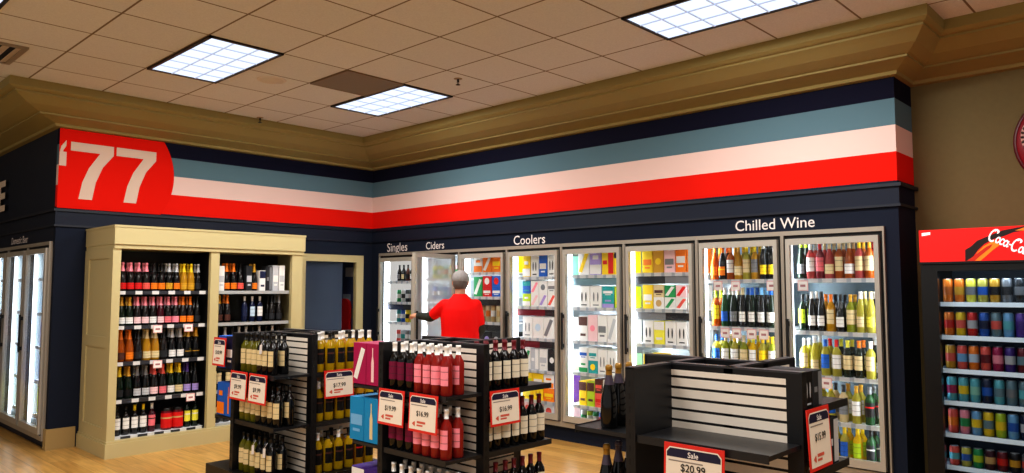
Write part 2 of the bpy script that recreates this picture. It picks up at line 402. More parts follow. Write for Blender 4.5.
# ------------------------------------------------------------------ product kit
MESH = {}
def cached(key, fn):
    if key not in MESH: MESH[key] = fn()
    return MESH[key]
BP = dict(
    b=[(.0005, .004), (.033, 0), (.0365, .006), (.0365, .185), (.033, .202), (.019, .226), (.0145, .238), (.0138, .278), (.0155, .28), (.0155, .295), (.0005, .296)],
    g=[(.0005, .004), (.037, 0), (.0405, .006), (.0405, .13), (.037, .16), (.026, .2), (.017, .23), (.0145, .245), (.0138, .278), (.0155, .28), (.0155, .295), (.0005, .296)],
    c=[(.0005, .004), (.038, 0), (.0425, .007), (.0425, .12), (.039, .155), (.029, .2), (.0195, .24), (.0155, .262), (.0148, .285), (.0175, .288), (.0175, .305), (.012, .313), (.0005, .314)],
    h=[(.0005, .004), (.032, 0), (.035, .006), (.035, .15), (.031, .19), (.022, .235), (.0155, .27), (.0138, .3), (.0155, .303), (.0155, .318), (.0005, .319)],
    s=[(.0005, .003), (.029, 0), (.0315, .005), (.0315, .11), (.027, .135), (.015, .16), (.012, .175), (.0118, .2), (.0135, .202), (.0135, .213), (.0005, .214)],
    j=[(.0005, .003), (.05, 0), (.054, .006), (.054, .17), (.05, .185), (.05, .2), (.047, .215), (.0005, .216)])
LBL = dict(b=(.062, .175), g=(.04, .118), c=(.022, .09), h=(.045, .125), s=(.03, .09), j=(.02, .165))
FOI = dict(b=.238, g=.24, c=.215, h=.262, s=.17, j=.186)
KIND = dict(b='wine bottle', g='wine bottle', c='sparkling wine bottle', h='slender wine bottle', s='small bottle', j='tin')
def bottle_meshes(P, glass, label, cap, big=0):
    prof = BP[P]; seg = 16 if big else 12
    body = cached(('bb', P, glass, seg), lambda: MB().lathe(prof, seg).mesh('bottle_body', liquid(glass)))
    lab = None
    if label:
        def mk():
            aw = 1.5 if P == 'j' else 1.18
            z0, z1 = LBL[P]; cs = label.split('+'); a = cs[0]; b2 = cs[1] if len(cs) > 1 else a
            r = [q for q in prof if q[1] > .004][0][0] + .0008; h = z1 - z0
            q = MB().lathe([(r, z0), (r, z0 + h * .18), (r, z0 + h * .62), (r, z0 + h * .72), (r, z1)], seg, a0=-PI / 2 - aw, a1=-PI / 2 + aw, mats=[0, 0, 1, 0])
            dk = paper('grey') if b2 == a else paper(b2)
            if b2 == a:
                q = MB().lathe([(r, z0), (r, z0 + h * .3), (r, z0 + h * .34), (r, z0 + h * .7), (r, z0 + h * .75), (r, z1)], seg, a0=-PI / 2 - aw, a1=-PI / 2 + aw, mats=[0, 1, 0, 1, 0])
                return q.mesh('label', [paper(a), mat('print_' + a, tuple(int(v * .72) for v in PAL[a]), .6)])
            return q.mesh('label', [paper(a), dk])
        lab = cached(('bl', P, label, seg), mk)
    cp = None
    if cap:
        def mk2():
            z0 = FOI[P]; pr = []
            for (r0, a), (r1, b_) in zip(prof, prof[1:]):
                if b_ >= z0 > a:
                    k = (z0 - a) / (b_ - a); pr.append((r0 + (r1 - r0) * k + .0007, z0))
                if b_ >= z0: pr.append((r1 + .0007 if r1 > .001 else .0005, b_ + (.0008 if r1 < .013 or b_ > z0 else 0)))
            ca = cap.split('+'); zt = BP[P][-1][1] - .038
            ms = [0 if p[1] >= zt else 1 for p in pr[1:]]
            return MB().lathe(pr, seg, mats=ms).mesh('capsule', [foil(ca[0]), foil(ca[-1])])
        cp = cached(('bc', P, cap, seg), mk2)
    return body, lab, cp
CAPW = dict(b='cap', g='cap', c='foil', h='cap', s='cap', j='lid')
GNAME = dict(black='black', dark='dark', darkgreen='dark green', burgundy='deep red', navy='navy', rose='rose pink', amber='amber', gold='golden', straw='straw yellow', lime='lime green', wine='red', yellow='yellow', orange='orange', green='green', cream='cream', red='red', brown='brown', olive='olive green', honey='golden', ruby='dark rose')
CNT = {'bottle': 0, 'can': 0, 'box': 0}
def words_cap(s):
    for a, b in (('paleblue', 'pale-blue'), ('palepink', 'pale-pink'), ('bluegrey', 'blue-grey'), ('skyblue', 'sky-blue'), ('dusk', 'mauve'), ('azure', 'bright-blue'), ('plum', 'dark-magenta'), ('ivory', 'off-white'), ('wine cap', 'dark-red cap'), ('coral', 'coral')): s = s.replace(a, b)
    w_ = s.split()
    if len(w_) > 16: w_ = s.replace(' side', '').replace('bottle, ', 'bottle ', 1).split()
    return ' '.join(w_[:16])
def bottle(spec, loc, rz, where, group, sc=1, big=0, name=None):
    """spec: shape/glass/label/cap"""
    P, glass, label, cap = (spec.split('/') + ['', '', ''])[:4]
    body, lab, cp = bottle_meshes(P, glass, label, cap, big)
    nm = name or {'c': 'champagne_bottle', 's': 'small_bottle', 'j': 'gift_tin'}.get(P, 'wine_bottle')
    o = link(nm, body, None, loc, rz); o.scale = (sc, sc, sc)
    lt = label.split('+')[0] if label else ''
    d = GNAME.get(glass, glass) + (' tin' if P == 'j' else ' sparkling bottle' if P == 'c' else ' bottle')
    if lt: d += f', {lt} label'
    if cap: d += f', {cap.split(chr(43))[0]} {CAPW[P]}'
    tag(o, words_cap(d + ', ' + where), 'tin' if P == 'j' else 'bottle', group)
    if lab: link('label', lab, o)
    if cp: link('lid' if P == 'j' else 'capsule', cp, o)
    CNT['bottle'] += 1
    return o
def can(spec, loc, rz, where, group, h=.122, r=.0325, name='beverage_can'):
    """spec: colour/band colour"""
    c, b2 = (spec.split('/') + [''])[:2]
    def mk():
        pr = [(.0005, .004), (r * .75, 0), (r * .8, .002), (r, .01), (r, h - .012), (r * .82, h - .002)]
        return MB().lathe(pr, 12).mesh('can_body', mat('can_' + c, tuple(int(v * .78) for v in PAL[c]), .28, .3))
    body = cached(('cn', c, h, r), mk)
    o = link(name, body, None, loc, rz)
    tag(o, words_cap(f'{c} can' + (f' with {b2} band' if b2 else '') + ', ' + where), 'can', group)
    link('lid', cached(('cl', h, r), lambda: MB().lathe([(r * .82, h - .002), (r * .8, h), (r * .74, h - .002), (.0005, h - .003)], 12).mesh('lid', mat('can_lid', (190, 192, 196), .3, .6))), o)
    if b2:
        link('band', cached(('cb', b2, h, r), lambda: MB().lathe([(r + .0006, h * .32), (r + .0006, h * .66)], 12).mesh('band', mat('canband_' + b2, tuple(int(v * .78) for v in PAL[b2]), .3, .15))), o)
    CNT['can'] += 1
    return o
def carton(spec, loc, rz, w_, d_, h_, where, group, name='drink_carton'):
    """spec: colour/print colour/motif; base centre of the front face at loc; front faces -Y"""
    c, p2, mo = (spec.split('/') + ['grey', 'bar'])[:3] if spec.count('/') == 0 else (spec.split('/') + ['bar'])[:3]
    def mk():
        e = .004; a = w_ / 2
        P = [(-a + e, 0), (a - e, 0), (a, e), (a, d_ - e), (a - e, d_), (-a + e, d_), (-a, d_ - e), (-a, e)]
        return MB().prism([(x, y, 0) for x, y in reversed(P)], (0, 0, h_)).mesh('carton', paper(c))
    o = link(name, cached(('bx', c, round(w_, 3), round(d_, 3), round(h_, 3)), mk), None, loc, rz)
    tag(o, words_cap(f'{c} box with {p2} {dict(bar="band", dot="dot", marks="marks", bottle="bottle picture", top="upper part", low="lower part", split="side panel", wave="slanted flash").get(mo, "print")}, ' + where), 'box', group)
    def mk2():
        m = MB(); a = w_ / 2; y = -.0012
        def rect(x0, z0, x1, z1): m.quad((x0 * a, y, z0 * h_), (x1 * a, y, z0 * h_), (x1 * a, y, z1 * h_), (x0 * a, y, z1 * h_))
        if mo == 'bar': rect(-.8, .35, .8, .6); rect(-.5, .2, .5, .27)
        elif mo == 'dot': m.poly([(.55 * a * math.cos(k * PI / 8), y, h_ * .5 + .55 * a * math.sin(k * PI / 8)) for k in range(16)])
        elif mo == 'marks':
            for s_ in (-.35, .35): m.poly([((s_ + .13 * math.cos(k * PI / 6)) * a, y, h_ * (.5 + .22 * math.sin(k * PI / 6))) for k in range(12)])
            rect(-.5, .1, .5, .15)
        elif mo == 'bottle': m.poly([(q[0] * a, y, q[1] * h_) for q in ((-.2, .08), (.2, .08), (.2, .55), (.07, .7), (.07, .9), (-.07, .9), (-.07, .7), (-.2, .55))])
        elif mo == 'top': rect(-.96, .62, .96, .97); rect(-.6, .2, .6, .3)
        elif mo == 'low': rect(-.96, .04, .96, .4); rect(-.5, .6, .5, .75)
        elif mo == 'split': rect(.1, .04, .96, .96); rect(-.8, .4, -.1, .55)
        elif mo == 'wave': m.quad((-.9 * a, y, .15 * h_), (-.3 * a, y, .1 * h_), (.9 * a, y, .85 * h_), (.3 * a, y, .9 * h_))
        return m.mesh('front_print', paper(p2))
    link('front_print', cached(('bp', p2, mo, round(w_, 3), round(h_, 3)), mk2), o)
    CNT['box'] += 1
    return o
def price_card(loc, rz, w_, h_, where, group):
    o = MB().box(-w_ / 2, -.002, -h_, w_ / 2, 0, 0).build('price_card', mat('card_pink', (238, 190, 190), .5), None, loc, rz)
    tag(o, words_cap('small white price card with pink border, ' + where), 'price card', group)
    MB().quad((-w_ * .42, -.003, -h_ * .92), (w_ * .42, -.003, -h_ * .92), (w_ * .42, -.003, -h_ * .1), (-w_ * .42, -.003, -h_ * .1)).build('card_face', mat('card_white', (248, 240, 236), .5), o)
    m = MB(); m.quad((-w_ * .25, -.004, -h_ * .62), (w_ * .25, -.004, -h_ * .62), (w_ * .25, -.004, -h_ * .4), (-w_ * .25, -.004, -h_ * .4))
    m.build('print', mat('card_print', (176, 120, 124), .6), o)

# ------------------------------------------------------------------ wall coolers
BW = .784
LIGHTS = []
def area(loc, sx, sy, power, color, rot, name='lamp'):
    l = bpy.data.lights.new(name, 'AREA'); l.shape = 'RECTANGLE'; l.size = sx; l.size_y = sy; l.energy = power; l.color = color
    o = bpy.data.objects.new(name, l); COL.objects.link(o); o.location = loc; o.rotation_euler = rot
    return o
def bay(x0, yw, zs, label, zb=.15, ends=(0, 0), open_deg=0, back=None, pane=None, post=.15, name='glass_door_cooler', lip=None, group='glass door coolers in the long wall', strips=(1, 1)):  # post: depth of the added glare panel
    x1 = x0 + BW
    t = thing(name, label, 'cooler', ((x0 + x1) / 2, yw, zb), 0, group)
    a = BW / 2 - .0005; H = 2.02 - zb
    f = MB(); f.box(-a, -.03, H - .035, a, .0, H); f.box(-a, -.03, 0, a, .02, .045); f.box(-a, -.03, .045, -a + .012, .02, H - .035); f.box(a - .012, -.03, .045, a, .02, H - .035)
    f.build('frame', M_lframe, t)
    f = MB(); f.box(-a + .012, -.011, .045, -a + .042, .03, H - .035); f.box(a - .042, -.011, .045, a - .012, .03, H - .035); f.box(-a + .03, -.012, H - .06, a - .03, .03, H - .035); f.box(-a + .03, -.012, .045, a - .03, .03, .055)
    f.build('gasket', M_gasket, t)
    MB().box(-a, .74, 0, a, .76, H).build('back_panel', back or M_white, t)
    MB().box(-a, .03, H - .03, a, .74, H - .0).build('ceiling_panel', M_white, t)
    MB().box(-a, .02, -.0, a, .74, .03).build('floor_panel', M_white, t)
    MB().box(-a, .03, .03, -a + .012, post, H - .03).build('glare_panel', M_white if post > .13 else M_back[2], t)  # panel added for the light strip's glare; grey-blue one mimics reflection on beer bays
    for s_, on in ((-1, 0), (1, ends[1])):
        if on: MB().box(s_ * (a - .005), .03, .03, s_ * a, .74, H - .03).build('side_panel', M_white, t)
    for s_, on in ((-1, strips[0]), (1, strips[1])):
        if on: MB().box(s_ * (a - .032) - .012, .035, .08, s_ * (a - .032) + .012, .06, H - .1).build('light_strip', M_strip, t)
    # door, hinged at its right edge
    dw = BW - .072; dh0, dh1 = .06, H - .065
    d = MB(); st = .034
    d.box(-dw, -.04, dh0, -dw + st, 0, dh1); d.box(-st, -.04, dh0, 0, 0, dh1); d.box(-dw + st, -.04, dh0, -st, 0, dh0 + .06); d.box(-dw + st, -.04, dh1 - .05, -st, 0, dh1)
    d = d.build('door', M_metal, t, (dw / 2, -.012, 0))
    MB().quad((-dw + st, -.02, dh0 + .06), (-st, -.02, dh0 + .06), (-st, -.02, dh1 - .05), (-dw + st, -.02, dh1 - .05)).build('glass_pane', M_fog if open_deg else pane or M_pane, d)
    h = MB(); h.box(-dw + .004, -.075, H * .42, -dw + .024, -.06, H * .62); h.box(-dw + .006, -.06, H * .43, -dw + .022, -.04, H * .45); h.box(-dw + .006, -.06, H * .59, -dw + .022, -.04, H * .61)
    h.build('handle', M_gasket, d)
    if open_deg: d.rotation_euler = (0, 0, math.radians(open_deg)); d.location = (dw / 2 - .06, -.036, 0)
    for i, z in enumerate(zs):
        s = MB(); s.box(-a + .045, .075, z - zb - .014, a - .045, .66, z - zb)
        s = s.build('shelf', M_shelfw, t)
        MB().box(-a + .045, .066, z - zb - .03, a - .045, .075, z - zb + .004).build('price_strip', M_ptag, s)
        if lip and i in lip:
            c1, c2, k = lip[i]
            p = MB(); p.box(-a + .06, .078, z - zb - .1, -a + .06 + (2 * a - .12) * k, .083, z - zb - .03, 0); p.box(-a + .06 + (2 * a - .12) * k, .078, z - zb - .1, a - .06, .083, z - zb - .03, 1)
            p.build('valance_gap_strip', [paper(c1), paper(c2)], s)  # dark red is a valance; other strips paint the dim gaps under shelves
    return t

X0 = .19
M_back = (mat('cooler_back_pale', (176, 184, 190), .6), mat('cooler_back_grey', (74, 90, 99), .6), mat('cooler_back_beer', (120, 132, 138), .6))
BAYZ = [
    [1.65, 1.38, 1.12, .86, .55, .2], [1.68, 1.42, 1.14, .86, .5, .2], [1.74, 1.46, 1.17, .88, .55, .2], [1.68, 1.36, 1.02, .68, .36, .19],
    [1.69, 1.36, 1.02, .70, .37, .19], [1.70, 1.36, 1.03, .70, .4, .19], [1.63, 1.22, .86, .51, .19], [1.63, 1.21, .86, .51, .19]]
BN = ['singles', 'ciders', 'third', 'fourth', 'fifth', 'sixth', 'seventh', 'eighth']
BLAB = ['narrow-looking bright cooler bay under the Singles lettering', 'cooler bay with its fogged glass door swung open beside the person',
        'cooler bay just behind the person in red', 'cooler bay under the Coolers lettering', 'cooler bay behind the champagne bottles of the near rack',
        'cooler bay left of the chilled wine bays, full of cartons', 'wine cooler bay under the Chilled Wine lettering', 'last wine cooler bay, next to the wall end and the can fridge']
LIP_GAPS = {3: {1: ('wine', 'charcoal', .62), 2: ('wine', 'charcoal', .5)}, 4: {0: ('bluegrey', 'bluegrey', .5)}, 5: {0: ('charcoal', 'grey', .5), 1: ('grey', 'charcoal', .5)}, 2: {1: ('charcoal', 'dark', .5), 2: ('dark', 'charcoal', .5)}, 0: {1: ('navy', 'charcoal', .5)}}  # dark red valances, plus dark strips put in for dim gaps
for i in range(8):
    lip = LIP_GAPS.get(i)
    bay(X0 + i * BW, 0, BAYZ[i], BLAB[i], ends=(i == 0, i == 7), open_deg=99 if i == 1 else 0, lip=lip, back=M_back[0] if i < 6 else M_back[1])
for i in range(8):
    area((X0 + i * BW + .034, .062, 1.1), .03, 1.7, 12, (.9, .96, 1), (PI / 2, 0, 0), 'cooler_lamp')
    area((X0 + (i + 1) * BW - .034, .062, 1.1), .03, 1.7, 12, (.9, .96, 1), (PI / 2, 0, 0), 'cooler_lamp')

def shelfrow(i, k, items, y=.13, xl=.13, xr=.05, sc=1, back=()):
    """spread items over one cooler shelf. item: (kind, spec, size...)"""
    if i >= 6: xl, xr = .055, .045
    x0 = X0 + i * BW + xl; x1 = X0 + (i + 1) * BW - xr
    z = BAYZ[i][k] + .0008
    sh = 'top second third fourth fifth bottom'.split()[k] if not (k == len(BAYZ[i]) - 1) else 'bottom'
    bn = BN[i]
    group = f'products on the {sh} shelf of the {bn} cooler bay'
    n = len(items); pitch = (x1 - x0) / n
    if i >= 6: sc = min(.97, pitch / .0835)
    for j in range(n - 1 if i >= 6 else 0):
        bottle(items[(j + 1) % n if (j // 2) % 2 else j], (x0 + (j + .55) * pitch, y + .09, z), random.uniform(-.3, .3), f'{ORD[j]} in back row, {sh} shelf, {bn} cooler bay', group, sc).scale[2] *= 1.1 if k < 2 else 1
    for j, it in enumerate(items):
        x = x0 + (j + .5) * pitch
        wh = f'{ORD[j]} on {sh} shelf, {bn} cooler' if bn in ('singles', 'ciders') else f'{ORD[j]} on {sh} shelf, {bn} cooler bay'
        if it is None: continue
        if isinstance(it, str): it = ('B', it)
        if it[0] == 'B': bottle(it[1], (x, y, z), random.uniform(-.3, .3), wh, group, sc).scale[2] *= 1.1 if i >= 6 and k < 2 else 1
        elif it[0] == 'C': can(it[1], (x, y, z), 0, wh, group, *(it[2:]))
        elif it[0] == 'X':   # carton(s): spec, height, stacked specs
            gap = (BAYZ[i][k - 1] if k else 1.99) - BAYZ[i][k] - .036 - (.075 if k - 1 in LIP_GAPS.get(i, {}) else 0)
            h = min(it[2] * 1.15, gap / 2 - .003 if len(it) > 3 else gap); w_ = pitch - .006
            carton(it[1], (x, y - .04, z), 0, w_, .26, h, wh, group)
            if len(it) > 3: carton(it[3], (x, y - .04, z + h + .0008), 0, w_, .26, h, 'stacked upper, ' + wh, group)
X = lambda *a: ('X',) + a
Cn = lambda s_, h=.16, r=.032: ('C', s_, h, r)
# singles
shelfrow(0, 0, ['s/black/grey/black', 's/black/cream/black', 's/brown/black/black', 's/black/white/gold', 's/brown/cream/black', 's/black/grey/gold'], xl=.2)
shelfrow(0, 1, [Cn('green/white'), Cn('white/black'), Cn('charcoal/white'), Cn('black/silver'), Cn('lime/white'), Cn('yellow/green')], xl=.2)
shelfrow(0, 2, [Cn('teal/white'), Cn('blue/white'), Cn('yellow/black'), Cn('lime/yellow'), Cn('orange/yellow'), Cn('orange/red')], xl=.2)
shelfrow(0, 3, [Cn('coral/white'), Cn('silver/teal'), Cn('grey/white'), Cn('bluegrey/white'), Cn('paleblue/white'), Cn('grey/coral')], xl=.2)
# ciders
for k, row in enumerate((['lemon/green', 'lime/white', 'mint/orange', 'lemon/white', 'palepink/green', 'green/lemon'], ['blue/white', 'skyblue/white', 'blue/aqua', 'purple/blue', 'paleblue/red', 'skyblue/blue'], ['white/red', 'white/green', 'paleblue/white', 'white/blue', 'silver/white', 'white/lime'])):
    shelfrow(1, k, [Cn(s_) for s_ in row])
# third bay
shelfrow(2, 0, [X('white/orange/low', .17), X('orange/white/wave', .17), X('orange/yellow/bar', .18), X('yellow/brown/bar', .2)])
shelfrow(2, 1, [X('green/white/wave', .2), X('red/white/bar', .11, 'red/white/dot'), X('blue/white/bar', .11, 'blue/red/dot'), X('paleblue/white/low', .22)])
shelfrow(2, 2, [Cn(s_, .2, .036) for s_ in ('cream/tan', 'tan/cream', 'cream/orange', 'tan/white', 'cream/tan', 'cream/white', 'tan/cream')])
shelfrow(2, 3, [X('charcoal/yellow/dot', .17), X('black/lilac/dot', .18), X('charcoal/silver/dot', .18), X('black/yellow/dot', .17)])
# fourth bay
shelfrow(3, 0, [X('yellow/white/low', .2), X('white/black/marks', .2), X('blue/white/bar', .21), X('white/black/marks', .21), X('mint/white/bar', .19)])
shelfrow(3, 1, [X('lime/white/low', .12, 'blue/teal/top'), X('white/palepink/wave', .12, 'white/pink/wave'), X('white/lilac/wave', .12, 'white/grey/dot'), X('white/coral/wave', .12, 'white/grey/bar'), X('white/paleblue/bar', .12, 'white/yellow/wave')])
shelfrow(3, 2, [X('white/grey/marks', .21), X('white/paleblue/dot', .21), X('white/grey/wave', .21), X('white/silver/dot', .21)])
shelfrow(3, 3, [X('white/green/wave', .22), X('silver/white/split', .22), X('white/silver/bar', .23), X('charcoal/white/dot', .23), X('white/black/marks', .22)])
shelfrow(3, 4, [X('yellow/lemon/dot', .13, 'yellow/lime/bar'), X('yellow/gold/marks', .13, 'yellow/white/bar'), X('orange/yellow/bar', .13, 'white/orange/low'), X('purple/lilac/bar', .13, 'purple/white/bar')])
shelfrow(3, 5, [X('palepink/coral/dot', .14), X('palepink/red/dot', .14), X('white/coral/dot', .14), X('palepink/pink/dot', .13)])
# fifth bay
shelfrow(4, 0, [X('white/yellow/wave', .24), X('lilac/white/low', .25), X('yellow/red/split', .26), X('yellow/navy/top', .26)])
shelfrow(4, 1, [X('white/charcoal/marks', .22), X('white/grey/marks', .22), X('teal/lilac/low', .115, 'teal/white/bar'), X('lime/yellow/bar', .115, 'lime/yellow/dot')])
shelfrow(4, 2, [X('white/brown/top', .22), X('palepink/pink/dot', .23), X('white/grey/bar', .23), X('white/silver/wave', .23), X('white/paleblue/bar', .22)])
shelfrow(4, 3, [X('white/green/low', .11, 'white/blue/bar'), X('teal/yellow/dot', .11, 'white/teal/bar'), X('white/grey/marks', .21), X('white/grey/marks', .21), X('mint/yellow/bar', .18)])
shelfrow(4, 4, [X('yellow/brown/top', .21), X('lime/brown/top', .21), X('coral/red/bar', .12, 'brown/coral/bar'), X('coral/white/dot', .12, 'white/grey/bar'), X('yellow/orange/bar', .23), X('yellow/white/bar', .22)])
shelfrow(4, 5, [Cn(s_, .13, .034) for s_ in ('white/green', 'lime/white', 'green/white', 'blue/red', 'white/blue', 'red/white', 'purple/blue', 'white/purple')])
# sixth bay
shelfrow(5, 0, [X('yellow/orange/bar', .19), X('gold/yellow/dot', .19), X('palepink/grey/bar', .19), X('orange/white/bar', .26), X('orange/cream/bar', .25)])
shelfrow(5, 1, [X('yellow/white/bar', .23), X('white/tan/dot', .11, 'cream/brown/bar'), X('white/green/wave', .11, 'green/white/wave'), X('white/coral/wave', .11, 'palepink/red/wave'), X('white/green/split', .11, 'white/coral/bar')])
shelfrow(5, 2, [X('white/charcoal/marks', .23), X('lemon/white/top', .23), X('white/charcoal/marks', .24), X('white/charcoal/marks', .24), X('white/tan/marks', .23)])
shelfrow(5, 3, [X('yellow/lemon/bar', .2), X('white/yellow/dot', .18), X('white/tan/bar', .17), X('white/cream/bar', .17)])
# chilled wine bays
shelfrow(6, 0, ['g/amber/orange/orange', 'g/black/orange+yellow/orange', 'b/amber/white/orange', 'g/gold/cream/gold', 'b/straw/cream/yellow', 'b/gold/grey/yellow', 'h/black/yellow/white', 'h/black/yellow/black', 'h/black/gold/white'], sc=.97)
shelfrow(6, 1, ['b/amber/yellow/lime', 'h/green/blue/white', 'h/darkgreen/grey/white', 'h/black/white/cream', 'h/darkgreen/white/blue', 'h/black/white/skyblue', 'h/darkgreen/white/blue', 'b/lime/lemon/green'], sc=.97)
shelfrow(6, 2, ['b/straw/blue/blue', 'b/lime/white/cream', 'b/straw/white/yellow', 'b/lime/cream/cream', 'b/yellow/white/lemon', 'b/straw/yellow/yellow', 'b/lime/white/yellow', 'b/straw/cream/gold'], sc=.97)
shelfrow(7, 0, ['h/darkgreen/grey/lime', 'b/rose/white/white', 'b/wine/rose/red', 'g/rose/cream/cream', 'b/amber/cream/cream', 'g/amber/white/cream', 'b/rose/cream/yellow', 'b/amber/cream/gold', 'b/red/white/red'], sc=.95)
shelfrow(7, 1, ['b/darkgreen/lime/black', 'h/black/white/white', 'h/black/white/black', 'b/gold/cream/orange', 'g/black/white/black', 'b/lime/cream/gold', 'h/straw/cream/white', 'h/straw/lemon/cream', 'h/black/cream/white'], sc=.95)
shelfrow(7, 2, ['b/straw/cream/white', 'h/straw/cream/white', 'b/straw/blue/blue', 'b/straw/white/red', 'b/darkgreen/cream/lemon', 'b/darkgreen/cream/orange', 'b/straw/cream/white', 'h/darkgreen/white/white'], sc=.95)
shelfrow(7, 3, ['b/straw/white/gold', 'b/straw/paleblue+blue/gold', 'b/straw/blue/yellow', 'b/cream/grey/charcoal', 'b/straw/white/gold', 'b/green/black+red/grey', 'b/lime/white/lime'], sc=.95)
shelfrow(7, 4, ['b/straw/tan/gold', 'b/lime/lemon/yellow', 'b/straw/brown/grey', 'b/straw/blue/yellow', 'b/yellow/lime/yellow', 'b/green/charcoal+white/black', 'b/lime/white/green'], sc=.95)
# hanging price cards in the wine bays
for i, k, xs in ((6, 0, (.16, .33, .66, .8)), (6, 1, (.22, .33, .47, .58)), (7, 0, (.13,)), (7, 2, (.3,))):
    for j, x in enumerate(xs):
        price_card((X0 + i * BW + x * 1.0 * BW / .8, .062, BAYZ[i][k] - .01), 0, .085, .085, f'{ORD[j]} hanging on the {"top second third".split()[k]} shelf, {BN[i]} cooler bay', 'price cards in the chilled wine coolers')
for k, (s_, x, wd, z) in enumerate((('Singles', .55, .42, 2.075), ('Ciders', 1.3, .34, 2.085), ('Coolers', 2.86, .46, 2.085), ('Chilled Wine', 5.6, .68, 2.09))):
    o = text('wall_lettering', s_, wd, mat('letter_white', (236, 226, 222), .5), None, (x, -.001, z), ext=.004, bold=.004)
    tag(o, f'white lettering reading {s_} above the cooler doors', 'sign')

# ------------------------------------------------------------------ domestic beer coolers (left wall)
XD = -.07
DZ = [1.66, 1.3, .95, .6, .25]
for i in range(3):
    bay(XD - (i + 1) * BW, YL, DZ, ['beer cooler bay nearest the outer corner, showing blue packs', 'middle beer cooler bay of the left wall', 'beer cooler bay cut by the left picture edge'][i], zb=.08, ends=(i == 2, i == 0), group='beer coolers in the left wall', name='beer_cooler', back=M_back[2], pane=M_reflhaze, post=.12)
for i in range(4):
    area((XD - i * BW + .034, YL + .062, 1.05), .03, 1.7, 3.5, (.9, .96, 1), (PI / 2, 0, 0), 'cooler_lamp')
DR = [[('white/silver/bar', 'white/grey/bar'), ('skyblue/white/bar', 'silver/blue/bar'), ('blue/white/bar', 'skyblue/white/dot'), ('blue/red/dot', 'navy/white/bar'), ('yellow/red/bar', 'red/white/bar')],
      [('silver/grey/bar', 'white/green/bar'), ('white/blue/bar', 'grey/white/bar'), ('palepink/grey/bar', 'white/red/bar'), ('paleblue/navy/bar', 'green/white/bar'), ('lime/white/bar', 'yellow/green/bar')]]
for i in range(2):
    for k in range(5):
        for j in range(3):
            s_ = DR[i][k][j % 2]
            carton(s_, (XD - (i + 1) * BW + .17 + j * .225, YL + .13, DZ[k] + .0008), 0, .215, .28, .24 if k else .22, f'{ORD[j]} on {"top second third fourth bottom".split()[k]} shelf, {["corner", "middle"][i]} beer cooler', f'beer cartons in the {["corner", "middle"][i]} beer cooler')
o = text('wall_lettering', 'Domestic Beer', .66, mat('letter_white', (236, 226, 222), .5), None, (-1.28, YL - .001, 2.085), ext=.004, bold=.004)
tag(o, 'white lettering reading Domestic Beer above the left coolers', 'sign')
o = text('wall_lettering', 'RE', .74, mat('letter_cream', (226, 208, 188), .5), None, (-2.24, YL - .001, 2.63), ext=.03, bold=.03, height=.36)
tag(o, 'large cream raised letters ending in E on the navy left wall', 'sign')

# ------------------------------------------------------------------ champagne cabinet
CX, CY0, CY1, CZT = .80, -3.49, -1.52, 2.15
t = thing('display_cabinet', 'tall beige built-in cabinet full of sparkling wine', 'cabinet', (.4, (CY0 + CY1) / 2, 0))
ox, oy = .4, (CY0 + CY1) / 2
def cb(name, boxes, m, parent=t):
    b = MB()
    for q in boxes: b.box(q[0] - ox, q[1] - oy, q[2], q[3] - ox, q[4] - oy, q[5])
    return b.build(name, m, parent)
cb('crown', [(.02, CY0 - .012, 1.97, CX + .03, CY1 + .012, CZT - .02), (.02, CY0 - .018, CZT - .02, CX + .036, CY1 + .018, CZT), (.02, CY0 - .006, 1.93, CX + .015, CY1 + .006, 1.97)], M_beige)
cb('base', [(.02, CY0 - .03, 0, CX + .03, CY1 + .03, .13), (.02, CY0 - .02, .13, CX + .02, CY1 + .02, .15)], M_beige)
YP = [(CY0, -3.43), (-2.57, -2.48), (-1.65, CY1)]
for a_, b_ in YP: cb('post', [(CX - .05, a_, .15, CX, b_, 1.93)], M_beige)
s = cb('side_panel', [(.02, CY0, .15, CX - .05, CY0 + .03, 1.93)], M_beige)
cb('rail', [(.02, CY0 - .012, .15, .13, CY0, 1.93), (CX - .12, CY0 - .012, .15, CX, CY0, 1.93), (.13, CY0 - .012, 1.0, CX - .12, CY0, 1.1), (.13, CY0 - .012, 1.84, CX - .12, CY0, 1.93), (.13, CY0 - .012, .15, CX - .12, CY0, .26)], M_beige, s)
cb('side_panel', [(.02, CY1 - .03, .15, CX - .05, CY1, 1.93)], M_beige)
cb('divider', [(.3, -2.54, .15, CX - .05, -2.51, 1.93)], M_rackin)
cb('back_panel', [(.28, CY0 + .03, .15, .3, CY1 - .03, 1.93)], mat('cabinet_back', (30, 25, 22), .6))
CZ = [1.53, 1.2, .86, .51, .17]
OPEN = [(-3.43, -2.57), (-2.48, -1.65)]
for s_, (a_, b_) in enumerate(OPEN):
    for z in CZ:
        q = cb('shelf', [(.31, a_ + .002, z - .02, CX - .06, b_ - .002, z)], mat('cabinet_shelf', (70, 68, 66), .5) if z > .2 else M_shelfw)
        p = cb('price_strip', [(CX - .06, a_ + .002, z - .032, CX - .052, b_ - .002, z + .002)], M_ptagL if s_ == 0 else mat('pale_strip', (170, 172, 172), .5), q)
SN = 'top second third fourth bottom'.split()
